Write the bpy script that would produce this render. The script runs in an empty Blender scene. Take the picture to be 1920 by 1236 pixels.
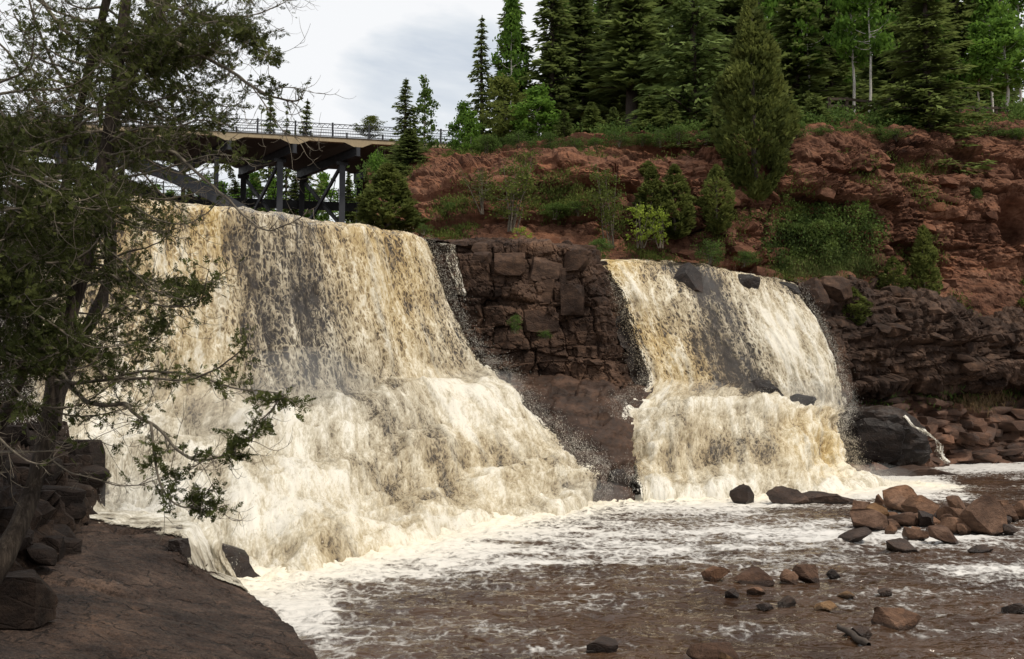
import bpy, math, random
import numpy as np
from mathutils import Vector, Matrix

# ------------------------------------------------------------------ camera, sky, sun, exposure
SC = bpy.context.scene
COL = SC.collection
FPX, CX, CY, HZ, CAMZ = 1870.0, 960.0, 618.0, 753.0, 3.0
PITCH = math.atan((HZ - CY) / FPX)
cam_d = bpy.data.cameras.new("camera")
cam = bpy.data.objects.new("camera", cam_d)
COL.objects.link(cam)
cam.location = (0, 0, CAMZ)
cam.rotation_euler = (math.radians(90) + PITCH, 0, 0)
cam_d.sensor_width = 36.0
cam_d.lens = 36.0 * FPX / 1920.0
cam_d.clip_start = 0.1
cam_d.clip_end = 3000
SC.camera = cam

SUN_EL, SUN_AZ = math.radians(56), math.radians(128)      # azimuth measured from +Y towards +X
sun_dir = Vector((math.sin(SUN_AZ) * math.cos(SUN_EL), math.cos(SUN_AZ) * math.cos(SUN_EL), math.sin(SUN_EL)))

world = bpy.data.worlds.new("World")
SC.world = world
world.use_nodes = True
wn, wl = world.node_tree.nodes, world.node_tree.links
wn.clear()
w_out = wn.new("ShaderNodeOutputWorld")
w_sky = wn.new("ShaderNodeTexSky")
w_sky.sky_type = 'NISHITA'
w_sky.sun_disc = False
w_sky.sun_elevation = SUN_EL
w_sky.sun_rotation = SUN_AZ
w_bg = wn.new("ShaderNodeBackground")
w_bg.inputs[1].default_value = 0.10
wl.new(w_sky.outputs[0], w_bg.inputs[0])
w_tc = wn.new("ShaderNodeTexCoord")
w_map = wn.new("ShaderNodeMapping")
w_map.inputs['Scale'].default_value = (1.0, 1.0, 2.2)
wl.new(w_tc.outputs['Generated'], w_map.inputs[0])
w_n1 = wn.new("ShaderNodeTexNoise")
w_n1.inputs['Scale'].default_value = 3.2
w_n1.inputs['Detail'].default_value = 7
w_n1.inputs['Roughness'].default_value = 0.55
w_n1.inputs['Distortion'].default_value = 0.4
wl.new(w_map.outputs[0], w_n1.inputs['Vector'])
w_cr = wn.new("ShaderNodeValToRGB")
e = w_cr.color_ramp.elements
e[0].position, e[0].color = 0.33, (0.60, 0.66, 0.74, 1)
e[1].position, e[1].color = 0.52, (0.97, 0.975, 0.98, 1)
m_ = w_cr.color_ramp.elements.new(0.43)
m_.color = (0.78, 0.82, 0.86, 1)
# one darker, bluish cloud bank low over the far bank
w_dot = wn.new("ShaderNodeVectorMath"); w_dot.operation = 'DOT_PRODUCT'
def px_dir(px, py):
    v = Vector(((px - CX) / FPX, 1, 0)) 
    u, w = (px - CX) / FPX, (CY - py) / FPX
    d = Vector((u, math.cos(PITCH) - w * math.sin(PITCH), math.sin(PITCH) + w * math.cos(PITCH)))
    return d.normalized()
w_dot.inputs[1].default_value = px_dir(810, 165)
wl.new(w_tc.outputs['Generated'], w_dot.inputs[0])
w_mr = wn.new("ShaderNodeMapRange"); w_mr.interpolation_type = 'SMOOTHSTEP'
w_mr.inputs['From Min'].default_value = 0.9935
w_mr.inputs['From Max'].default_value = 0.9995
w_mr.inputs['To Min'].default_value = 0.0
w_mr.inputs['To Max'].default_value = 0.20
wl.new(w_dot.outputs['Value'], w_mr.inputs[0])
w_sub = wn.new("ShaderNodeMath"); w_sub.operation = 'SUBTRACT'
wl.new(w_n1.outputs['Fac'], w_sub.inputs[0]); wl.new(w_mr.outputs[0], w_sub.inputs[1])
w_add = wn.new("ShaderNodeMath"); w_add.operation = 'ADD'; w_add.inputs[1].default_value = 0.07
wl.new(w_sub.outputs[0], w_add.inputs[0])
wl.new(w_add.outputs[0], w_cr.inputs[0])
w_bg2 = wn.new("ShaderNodeBackground")
w_bg2.inputs[1].default_value = 0.98
wl.new(w_cr.outputs[0], w_bg2.inputs[0])
w_mix = wn.new("ShaderNodeMixShader")
w_mix.inputs[0].default_value = 0.90                      # thin bright overcast over the clear sky
wl.new(w_bg.outputs[0], w_mix.inputs[1]); wl.new(w_bg2.outputs[0], w_mix.inputs[2])
wl.new(w_mix.outputs[0], w_out.inputs[0])

sun_d = bpy.data.lights.new("sun", 'SUN')
sun_d.energy = 2.9
sun_d.angle = math.radians(6)
sun_d.color = (1.0, 0.91, 0.78)
sun = bpy.data.objects.new("sun", sun_d)
COL.objects.link(sun)
sun.location = (30, -30, 80)
sun.rotation_euler = (-sun_dir).to_track_quat('-Z', 'Y').to_euler()

SC.view_settings.view_transform = 'Standard'
SC.view_settings.look = 'None'
SC.view_settings.exposure = 0.10
SC.view_settings.gamma = 1.0
SC.view_settings.use_curve_mapping = False

# ------------------------------------------------------------------ helpers
RNG = np.random.RandomState(11)
random.seed(5)

def P(px, py, Y):
    """world point at distance Y (along world +Y) seen at photo pixel px, py"""
    u, w = (px - CX) / FPX, (CY - py) / FPX
    dy = math.cos(PITCH) - w * math.sin(PITCH)
    dz = math.sin(PITCH) + w * math.cos(PITCH)
    return np.array([u * Y / dy, Y, CAMZ + dz * Y / dy])

def water_Y(py, z=0.0):
    """distance at which a point of height z shows at row py"""
    w = (CY - py) / FPX
    dy = math.cos(PITCH) - w * math.sin(PITCH)
    dz = math.sin(PITCH) + w * math.cos(PITCH)
    return (z - CAMZ) * dy / dz

def sstep(a, b, x):
    t = np.clip((np.asarray(x, float) - a) / (b - a), 0, 1)
    return t * t * (3 - 2 * t)

_pr = np.random.RandomState(7)
_perm = np.concatenate([_pr.permutation(256)] * 3).astype(np.int64)
_g = _pr.normal(size=(256, 3)); _g /= np.linalg.norm(_g, axis=1)[:, None]
_rv = _pr.rand(256, 4)

def noise3(p):
    p = np.asarray(p, float)
    fl = np.floor(p); i = fl.astype(np.int64) & 255; f = p - fl
    w = f * f * f * (f * (f * 6 - 15) + 10)
    def corner(a, b, c):
        h = _perm[_perm[_perm[(i[:, 0] + a) & 255] + ((i[:, 1] + b) & 255)] + ((i[:, 2] + c) & 255)]
        g = _g[h & 255]
        return g[:, 0] * (f[:, 0] - a) + g[:, 1] * (f[:, 1] - b) + g[:, 2] * (f[:, 2] - c)
    def lx(b, c):
        n0 = corner(0, b, c); return n0 + w[:, 0] * (corner(1, b, c) - n0)
    y0 = lx(0, 0); y0 = y0 + w[:, 1] * (lx(1, 0) - y0)
    y1 = lx(0, 1); y1 = y1 + w[:, 1] * (lx(1, 1) - y1)
    return (y0 + w[:, 2] * (y1 - y0)) * 1.5

def fbm(p, octv=4, gain=0.5, billow=False):
    p = np.asarray(p, float); s = np.zeros(len(p)); a = 1.0; t = 0
    for k in range(octv):
        n = noise3(p + 17.3 * k)
        if billow: n = np.abs(n) * 2 - 0.5
        s += a * n; t += a; a *= gain; p = p * 2.03
    return s / t

def cells(p):
    """Worley: distance to nearest and second nearest seed, random values of the nearest, offset from it"""
    p = np.asarray(p, float)
    fl = np.floor(p).astype(np.int64)
    d1 = np.full(len(p), 9e9); d2 = d1.copy(); rid = np.zeros((len(p), 4)); off = np.zeros((len(p), 3))
    for a in (-1, 0, 1):
        for b in (-1, 0, 1):
            for c in (-1, 0, 1):
                q = fl + (a, b, c)
                h = _perm[_perm[_perm[q[:, 0] & 255] + (q[:, 1] & 255)] + (q[:, 2] & 255)] & 255
                r = _rv[h]
                s = q + 0.12 + 0.76 * r[:, :3]
                o = p - s; d = np.sqrt((o * o).sum(1))
                nr = d < d1
                d2 = np.where(nr, d1, np.minimum(d2, d))
                d1 = np.where(nr, d, d1)
                rid[nr] = _rv[(h[nr] * 7 + 13) & 255]; off[nr] = o[nr]
    return d1, d2, rid, off

def blocky(p, size, crack=0.12, tilt=0.5):
    """jointed-rock relief: each block gets its own offset and tilt, joints between blocks are recessed"""
    q = np.asarray(p) / np.asarray(size, float)
    q = q + 0.16 * np.stack([noise3(q * 1.7 + 5), noise3(q * 1.7 + 9), noise3(q * 1.7 + 31)], 1)
    d1, d2, r, o = cells(q)
    base = (r[:, 0] - 0.5) + tilt * ((r[:, 1] - .5) * o[:, 0] + (r[:, 2] - .5) * o[:, 1] + (r[:, 3] - .5) * o[:, 2]) * 2
    return base - 0.55 * (1 - sstep(0, crack, d2 - d1)), d2 - d1, r

def _h2(i, j, k):
    return _rv[_perm[_perm[_perm[i & 255] + (j & 255)] + (k & 255)] & 255]

def bricky(run, z, w, h, jw=.06, tilt=.6, seed=0, bench=.0, dip=0.0):
    """bedded and jointed rock: beds of uneven height broken into uneven blocks, each with its own offset and tilt"""
    run = np.asarray(run, float); z = np.asarray(z, float)
    q = np.stack([run / w * .7, z / h * .7, np.full_like(z, seed * 1.37)], 1)
    wz = z + dip * run + .30 * h * noise3(q * .6) + .10 * h * noise3(q * 2.1 + 9)
    lz = wz / h + .45 * noise3(np.stack([0 * z, wz / h * .8, 0 * z + seed], 1))
    i = np.floor(lz).astype(np.int64); fz = lz - i
    ri = _h2(i, i * 0 + 11, i * 0 + seed)
    wx = run + .30 * w * noise3(q * .9 + 31) + .08 * w * noise3(q * 3.3 + 5)
    lx = wx / (w * (.6 + .9 * ri[:, 0])) + ri[:, 1] * 37
    j = np.floor(lx).astype(np.int64); fx = lx - j
    r = _h2(i, j, j * 0 + seed + 5)
    # some blocks are split once more
    sp = r[:, 3] > .6
    fx2 = np.where(sp, (fx * 2) % 1, fx)
    off = (r[:, 0] - .5) + tilt * ((r[:, 1] - .5) * (fx - .5) + (r[:, 2] - .5) * (fz - .5)) * 2 + np.where(sp & (fx > .5), .22, 0)
    ww = np.where(sp, .5, 1.) * w * (.6 + .9 * ri[:, 0])
    ed = np.minimum(np.minimum(fx2, 1 - fx2) * ww, np.minimum(fz, 1 - fz) * h)
    return off + bench * (ri[:, 2] - .5) - .45 * (1 - sstep(0, jw, ed)) * (.3 + .7 * r[:, 1])

def loft(rows, nr, nc, smooth=1):
    """rows of control points (any number of channels) -> (nr, nc, K) grid, straight spans with eased corners"""
    A = np.array(rows, float)
    R, C, K = A.shape
    dr = np.linalg.norm(np.diff(A[:, :, :3], axis=0), axis=2).mean(1)
    dc = np.linalg.norm(np.diff(A[:, :, :3], axis=1), axis=2).mean(0)
    tr = np.concatenate([[0], np.cumsum(dr)]); tc = np.concatenate([[0], np.cumsum(dc)])
    sr = np.linspace(0, tr[-1], nr); scc = np.linspace(0, tc[-1], nc)
    B = np.empty((nr, C, K))
    for c in range(C):
        for k in range(K): B[:, c, k] = np.interp(sr, tr, A[:, c, k])
    G = np.empty((nr, nc, K))
    for k in range(K):
        for r in range(nr): G[r, :, k] = np.interp(scc, tc, B[r, :, k])
    for _ in range(smooth):
        H = G.copy()
        H[1:-1] = (G[:-2] + 2 * G[1:-1] + G[2:]) / 4
        G = H.copy()
        G[:, 1:-1] = (H[:, :-2] + 2 * H[:, 1:-1] + H[:, 2:]) / 4
    return G, tr[-1], tc[-1]

def grid_normals(G, flip=False):
    a = np.gradient(G[:, :, :3], axis=0); b = np.gradient(G[:, :, :3], axis=1)
    n = np.cross(a, b); n /= (np.linalg.norm(n, axis=2)[:, :, None] + 1e-9)
    return -n if flip else n

def grid_faces(nr, nc, flip=False):
    i = np.arange(nr * nc).reshape(nr, nc)
    f = np.stack([i[:-1, :-1], i[:-1, 1:], i[1:, 1:], i[1:, :-1]], -1).reshape(-1, 4)
    return f[:, ::-1] if flip else f

def mesh_np(name, V, Fs, attrs=None, smooth=False, mats=(), fmat=None, uv=None):
    """mesh from numpy: Fs = list of (n,k) face arrays; attrs = per-vertex float (n) or colour/vector (n,3)"""
    V = np.asarray(V, np.float32)
    if not isinstance(Fs, (list, tuple)): Fs = [Fs]
    Fs = [np.asarray(f, np.int32) for f in Fs if len(f)]
    me = bpy.data.meshes.new(name)
    me.vertices.add(len(V)); me.vertices.foreach_set('co', V.ravel())
    loops = np.concatenate([f.ravel() for f in Fs])
    tot = np.concatenate([np.full(len(f), f.shape[1], np.int32) for f in Fs])
    st = np.concatenate([[0], np.cumsum(tot)[:-1]]).astype(np.int32)
    me.loops.add(len(loops)); me.loops.foreach_set('vertex_index', loops)
    me.polygons.add(len(tot)); me.polygons.foreach_set('loop_start', st)
    me.polygons.foreach_set('use_smooth', np.full(len(tot), bool(smooth)))
    for m in mats: me.materials.append(m)
    if fmat is not None: me.polygons.foreach_set('material_index', np.asarray(fmat, np.int32))
    me.update(calc_edges=True)
    for k, v in (attrs or {}).items():
        v = np.asarray(v, np.float32)
        if v.ndim == 1:
            a = me.attributes.new(k, 'FLOAT', 'POINT'); a.data.foreach_set('value', v)
        else:
            a = me.attributes.new(k, 'FLOAT_VECTOR', 'POINT'); a.data.foreach_set('vector', v.ravel())
    return me

def tag(o, label=None, cat=None, group=None, kind=None):
    if label: o['label'] = label
    if cat: o['category'] = cat
    if group: o['group'] = group
    if kind: o['kind'] = kind
    return o

def add(name, me, parent=None, loc=None):
    o = bpy.data.objects.new(name, me)
    COL.objects.link(o)
    if loc is not None: o.location = loc
    if parent is not None: o.parent = parent
    return o

def empty(name, loc=(0, 0, 0), rz=0.0):
    o = bpy.data.objects.new(name, None)
    COL.objects.link(o)
    o.empty_display_size = 0.2
    o.location = loc; o.rotation_euler = (0, 0, rz)
    return o

def tubes(lines, sides=5):
    """polylines [(pts(n,3), radii(n))] -> one vertex / face array"""
    Vs, Fs, n0 = [], [], 0
    ang = np.linspace(0, 2 * np.pi, sides, endpoint=False)
    ca, sa = np.cos(ang), np.sin(ang)
    for pts, rad in lines:
        pts = np.asarray(pts, float); rad = np.asarray(rad, float); n = len(pts)
        if n < 2: continue
        t = np.gradient(pts, axis=0); t /= (np.linalg.norm(t, axis=1)[:, None] + 1e-9)
        ref = np.where(np.abs(t[:, 2:3]) > 0.9, np.array([[1., 0, 0]]), np.array([[0, 0, 1.]]))
        a = np.cross(t, ref); a /= (np.linalg.norm(a, axis=1)[:, None] + 1e-9)
        b = np.cross(t, a)
        ring = pts[:, None, :] + rad[:, None, None] * (a[:, None, :] * ca[None, :, None] + b[:, None, :] * sa[None, :, None])
        Vs.append(ring.reshape(-1, 3))
        i = n0 + np.arange(n * sides).reshape(n, sides)
        j = np.roll(i, -1, axis=1)
        Fs.append(np.stack([i[:-1], j[:-1], j[1:], i[1:]], -1).reshape(-1, 4))
        n0 += n * sides
    return np.concatenate(Vs), np.concatenate(Fs)

def boxes(lst):
    """[(centre, half (3), 3x3 axes or None)] -> V, F"""
    Vs, Fs = [], []
    c8 = np.array([[x, y, z] for z in (-1, 1) for y in (-1, 1) for x in (-1, 1)], float)
    f6 = np.array([[0, 2, 3, 1], [4, 5, 7, 6], [0, 1, 5, 4], [2, 6, 7, 3], [0, 4, 6, 2], [1, 3, 7, 5]])
    for k, (c, h, A) in enumerate(lst):
        v = c8 * np.asarray(h, float)
        if A is not None: v = v @ np.asarray(A)
        Vs.append(v + np.asarray(c, float)); Fs.append(f6 + 8 * k)
    return np.concatenate(Vs), np.concatenate(Fs)

def bar(p, q, w, h, up=(0, 0, 1)):
    """box entry for boxes(): a beam from p to q, w wide, h deep"""
    p, q = np.asarray(p, float), np.asarray(q, float)
    x = q - p; L = np.linalg.norm(x); x /= L
    y = np.cross(np.asarray(up, float), x)
    if np.linalg.norm(y) < 1e-4: y = np.cross((0, 1, 0), x)
    y /= np.linalg.norm(y); z = np.cross(x, y)
    return ((p + q) / 2, (L / 2, w / 2, h / 2), np.stack([x, y, z]))

_ico = {}
def ico(sub):
    if sub not in _ico:
        import bmesh
        bm = bmesh.new(); bmesh.ops.create_icosphere(bm, subdivisions=sub, radius=1)
        bm.verts.ensure_lookup_table()
        _ico[sub] = (np.array([v.co[:] for v in bm.verts]), np.array([[v.index for v in f.verts] for f in bm.faces]))
        bm.free()
    return _ico[sub]

def rock_shape(seed, size, sub=3, cuts=11, rough=0.06, boxy=0.0, deep_cut=0.0):
    """boulder: a sphere planed off by random joint planes, then roughened"""
    r = np.random.RandomState(seed)
    v, f = ico(sub); v = v.copy()
    if boxy: v = np.clip(v * boxy, -1, 1) * .82
    for k in range(cuts):
        n = r.normal(size=3); n[2] *= 0.8; n /= np.linalg.norm(n)
        d = r.uniform(0.52 - deep_cut, 0.86 - deep_cut)
        h = v @ n - d
        v -= np.maximum(h, 0)[:, None] * n
    v += v * (rough * fbm(v * 2.3 + seed * 3.1, 3))[:, None]
    v += v * (rough * 0.5 * fbm(v * 7 + seed, 2))[:, None]
    v = v - (v.max(0) + v.min(0)) / 2
    v = v / (v.max(0) - v.min(0)) * np.asarray(size, float)
    return v, f

# ------------------------------------------------------------------ materials
def nt(name):
    m = bpy.data.materials.new(name); m.use_nodes = True
    t = m.node_tree; t.nodes.clear()
    return m, t.nodes, t.links

class NB:
    """small node-building helper"""
    def __init__(s, name): s.m, s.n, s.l = nt(name)
    def new(s, typ, **kw):
        o = s.n.new(typ)
        for k, v in kw.items(): setattr(o, k, v)
        return o
    def put(s, sock, v):
        if hasattr(v, 'links') or isinstance(v, bpy.types.NodeSocket): s.l.new(v, sock)
        else: sock.default_value = v
    def coords(s, out='Object', scale=(1, 1, 1), loc=(0, 0, 0)):
        tc = s.new("ShaderNodeTexCoord"); mp = s.new("ShaderNodeMapping")
        mp.inputs['Scale'].default_value = scale; mp.inputs['Location'].default_value = loc
        s.l.new(tc.outputs[out], mp.inputs[0]); return mp.outputs[0]
    def pos(s, scale=(1, 1, 1)):
        g = s.new("ShaderNodeNewGeometry"); mp = s.new("ShaderNodeMapping")
        mp.inputs['Scale'].default_value = scale
        s.l.new(g.outputs['Position'], mp.inputs[0]); return mp.outputs[0]
    def attr(s, name, out='Fac'):
        a = s.new("ShaderNodeAttribute", attribute_name=name); return a.outputs[out]
    def noise(s, vec, scale, detail=4, rough=0.55, dist=0.0):
        t = s.new("ShaderNodeTexNoise")
        t.inputs['Scale'].default_value = scale; t.inputs['Detail'].default_value = detail
        t.inputs['Roughness'].default_value = rough; t.inputs['Distortion'].default_value = dist
        s.l.new(vec, t.inputs['Vector']); return t.outputs['Fac']
    def vor(s, vec, scale, feature='F1', out='Distance'):
        t = s.new("ShaderNodeTexVoronoi", feature=feature)
        t.inputs['Scale'].default_value = scale
        s.l.new(vec, t.inputs['Vector']); return t.outputs[out]
    def math(s, op, a, b=0.0, clamp=False):
        t = s.new("ShaderNodeMath", operation=op, use_clamp=clamp)
        s.put(t.inputs[0], a); s.put(t.inputs[1], b); return t.outputs[0]
    def ramp(s, fac, stops):
        t = s.new("ShaderNodeValToRGB"); e = t.color_ramp.elements
        while len(e) < len(stops): e.new(0.5)
        for k, (p, c) in enumerate(stops):
            e[k].position = p; e[k].color = (*c, 1) if len(c) == 3 else c
        s.l.new(fac, t.inputs[0]); return t.outputs[0]
    def mr(s, v, a, b, c=0.0, d=1.0, smooth=True):
        t = s.new("ShaderNodeMapRange"); t.interpolation_type = 'SMOOTHSTEP' if smooth else 'LINEAR'
        s.put(t.inputs[0], v)
        for k, x in zip(('From Min', 'From Max', 'To Min', 'To Max'), (a, b, c, d)): s.put(t.inputs[k], x)
        return t.outputs[0]
    def mix(s, fac, a, b, mode='MIX'):
        t = s.new("ShaderNodeMix", data_type='RGBA', blend_type=mode)
        s.put(t.inputs[0], fac); s.put(t.inputs[6], a if hasattr(a, 'links') else (*a, 1) if len(a) == 3 else a)
        s.put(t.inputs[7], b if hasattr(b, 'links') else (*b, 1) if len(b) == 3 else b)
        return t.outputs[2]
    def bump(s, h, strength=0.5, dist=0.05, normal=None):
        t = s.new("ShaderNodeBump"); t.inputs['Strength'].default_value = strength
        t.inputs['Distance'].default_value = dist; s.l.new(h, t.inputs['Height'])
        if normal is not None: s.l.new(normal, t.inputs['Normal'])
        return t.outputs[0]
    def bsdf(s, col, rough=0.8, normal=None, spec=0.3, **kw):
        t = s.new("ShaderNodeBsdfPrincipled")
        s.put(t.inputs['Base Color'], col if hasattr(col, 'links') else (*col, 1))
        s.put(t.inputs['Roughness'], rough)
        s.put(t.inputs['Specular IOR Level'], spec)
        if normal is not None: s.l.new(normal, t.inputs['Normal'])
        for k, v in kw.items(): s.put(t.inputs[k], v)
        return t.outputs[0]
    def out(s, sh):
        o = s.new("ShaderNodeOutputMaterial"); s.l.new(sh, o.inputs[0]); return s.m

def rock_mat(name, dark, mid, light, soil=None, rough=0.8, spec=0.3, scale=1.0, soil_amt=0.5, lichen=None, wetz=None, fine=False):
    b = NB(name)
    p = b.pos()
    n1 = b.noise(p, 0.55 * scale, 5, 0.6, 0.5)
    n2 = b.noise(p, 4.5 * scale, 6, 0.65)
    n3 = b.noise(b.pos((1, 1, 3.2)), 1.4 * scale, 5, 0.6, 0.8)
    f = b.math('ADD', b.math('MULTIPLY', n1, 0.45), b.math('ADD', b.math('MULTIPLY', n2, 0.25), b.math('MULTIPLY', n3, 0.3)))
    col = b.ramp(f, [(0.36, dark), (0.5, mid), (0.64, light)])
    if lichen is not None:
        lm = b.mr(b.noise(p, 2.6 * scale, 6, 0.7, 0.6), 0.60, 0.70)
        col = b.mix(b.math('MULTIPLY', lm, 0.6), col, lichen)
    if soil is not None:
        g = b.new("ShaderNodeNewGeometry"); sp = b.new("ShaderNodeSeparateXYZ")
        b.l.new(g.outputs['Normal'], sp.inputs[0])
        up = b.math('ADD', sp.outputs[2], b.math('MULTIPLY', b.math('SUBTRACT', b.noise(p, 1.8 * scale, 5, 0.6), 0.5), 1.4))
        sm = b.mr(up, 0.75 - soil_amt, 1.15 - soil_amt)
        soilc = b.ramp(b.noise(p, 9 * scale, 5, 0.7), [(0.3, tuple(0.6 * x for x in soil)), (0.7, tuple(1.25 * x for x in soil))])
        col = b.mix(sm, col, soilc)
    cr = b.mr(b.vor(b.pos((1, 1, 1.6)), 1.9 * scale, 'DISTANCE_TO_EDGE'), 0.0, 0.06)
    hgt = b.math('ADD', b.math('MULTIPLY', n2, 0.7), b.math('ADD', b.math('MULTIPLY', b.noise(p, 16 * scale, 5, 0.7), 0.35), b.math('MULTIPLY', cr, 0.12)))
    if fine:
        nf = b.noise(p, 42, 6, 0.8); nm_ = b.noise(b.pos((1, 1.8, 1)), 6.5, 6, 0.7, 1.2)
        pit = b.mr(b.noise(p, 22, 4, 0.7), 0.36, 0.46)
        hgt = b.math('ADD', b.math('MULTIPLY', hgt, .6), b.math('ADD', b.math('MULTIPLY', nm_, .8), b.math('ADD', b.math('MULTIPLY', nf, .22), b.math('MULTIPLY', pit, .18))))
        col = b.mix(b.math('MULTIPLY', b.math('SUBTRACT', 1.0, pit), .6), col, dark)
        col = b.mix(b.mr(nf, .50, .68, 0, .75), col, light)
        sp_ = b.noise(p, 130, 3, .8)
        col = b.mix(1.0, col, b.ramp(sp_, [(.36, (.55, .55, .55)), (.5, (1, 1, 1)), (.64, (1.5, 1.45, 1.4))]), 'MULTIPLY')
        wn_ = b.new("ShaderNodeTexNoise"); wn_.inputs['Scale'].default_value = 3.0; wn_.inputs['Detail'].default_value = 5; b.l.new(p, wn_.inputs['Vector'])
        wp_ = b.new("ShaderNodeVectorMath", operation='MULTIPLY_ADD'); b.l.new(wn_.outputs['Color'], wp_.inputs[0]); wp_.inputs[1].default_value = (.5, .5, .5); b.l.new(b.pos((1, 1.5, 1)), wp_.inputs[2])
        ck = b.mr(b.vor(wp_.outputs[0], 1.1, 'DISTANCE_TO_EDGE'), 0, .022)
        col = b.mix(b.math('MULTIPLY', b.math('SUBTRACT', 1.0, ck), .75), col, (.006, .005, .004))
        hgt = b.math('ADD', hgt, b.math('MULTIPLY', ck, .35))
        damp = b.mr(b.noise(b.pos((.5, .9, 1)), 1.3, 5, .65, .7), .52, .62)
        col = b.mix(b.math('MULTIPLY', damp, .55), col, dark)
    nrm = b.bump(hgt, 0.9 if fine else 0.75, 0.09)
    rr = b.mr(n2, 0.3, 0.7, max(rough - 0.18, 0.05), min(rough + 0.1, 1.0))
    big = b.ramp(b.noise(b.pos((1, 1, 1.8)), .22 * scale, 5, .65, .8), [(.34, (.52, .50, .50)), (.5, (1, 1, 1)), (.66, (1.28, 1.20, 1.10))])
    col = b.mix(1.0, col, big, 'MULTIPLY')
    if wetz is not None:
        g2 = b.new("ShaderNodeNewGeometry"); s2 = b.new("ShaderNodeSeparateXYZ"); b.l.new(g2.outputs['Position'], s2.inputs[0])
        wet = b.mr(b.math('ADD', s2.outputs[2], b.math('MULTIPLY', b.math('SUBTRACT', n2, .5), .12)), wetz * .5, wetz, 1, 0)
        col = b.mix(b.math('MULTIPLY', wet, .72), col, (.012, .008, .006))
        rr = b.mix(wet, rr, (.25, .25, .25))
    oi = b.new("ShaderNodeObjectInfo")
    col = b.mix(1.0, col, b.ramp(oi.outputs['Random'], [(0, (.72, .70, .70)), (.5, (1, 1, 1)), (1, (1.22, 1.12, 1.0))]), 'MULTIPLY')
    return b.out(b.bsdf(col, rr, nrm, spec))

M_RED = rock_mat('red_rock', (0.030, 0.0155, 0.011), (0.120, 0.058, 0.037), (0.235, 0.132, 0.088), soil=(0.165, 0.078, 0.046), rough=0.92, spec=0.08, soil_amt=0.42)
M_REDBLK = rock_mat('red_block_rock', (0.034, 0.018, 0.012), (0.120, 0.058, 0.037), (0.23, 0.125, 0.082), rough=0.92, spec=0.08)
M_DARK = rock_mat('dark_basalt', (0.011, 0.007, 0.0055), (0.046, 0.0285, 0.0205), (0.130, 0.082, 0.058), rough=0.82, spec=0.14, scale=1.1)
M_DARKBLK = rock_mat('brown_basalt', (0.022, 0.013, 0.009), (0.072, 0.040, 0.026), (0.145, 0.084, 0.054), rough=0.85, spec=0.14, scale=1.3)
M_WET = rock_mat('wet_rock', (0.006, 0.0045, 0.004), (0.015, 0.010, 0.008), (0.036, 0.024, 0.018), rough=0.55, spec=0.28)
M_SLAB = rock_mat('brown_slab_rock', (0.016, 0.0095, 0.0065), (0.046, 0.026, 0.017), (0.105, 0.060, 0.040), rough=0.66, spec=0.22)
M_LEDGE = rock_mat('ledge_rock', (0.014, 0.010, 0.0085), (0.047, 0.033, 0.027), (0.110, 0.078, 0.063), rough=0.75, spec=0.22, scale=1.6, fine=True)
M_BANK = rock_mat('bank_rock', (0.006, 0.0045, 0.004), (0.019, 0.0135, 0.011), (0.055, 0.040, 0.032), rough=0.85, spec=0.14, scale=1.5)
M_BOULD = rock_mat('boulder_rock', (0.046, 0.028, 0.020), (0.118, 0.070, 0.047), (0.215, 0.135, 0.095), rough=0.85, spec=0.15, scale=2.5, wetz=0.10)
M_BOULD2 = rock_mat('ochre_boulder_rock', (0.085, 0.05, 0.026), (0.175, 0.105, 0.055), (0.28, 0.18, 0.10), rough=0.85, spec=0.15, scale=2.5, wetz=0.08)
M_WETB = rock_mat('wet_boulder_rock', (0.014, 0.009, 0.007), (0.036, 0.023, 0.017), (0.075, 0.048, 0.036), rough=0.55, spec=0.25, scale=2.5, wetz=0.10)
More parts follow.
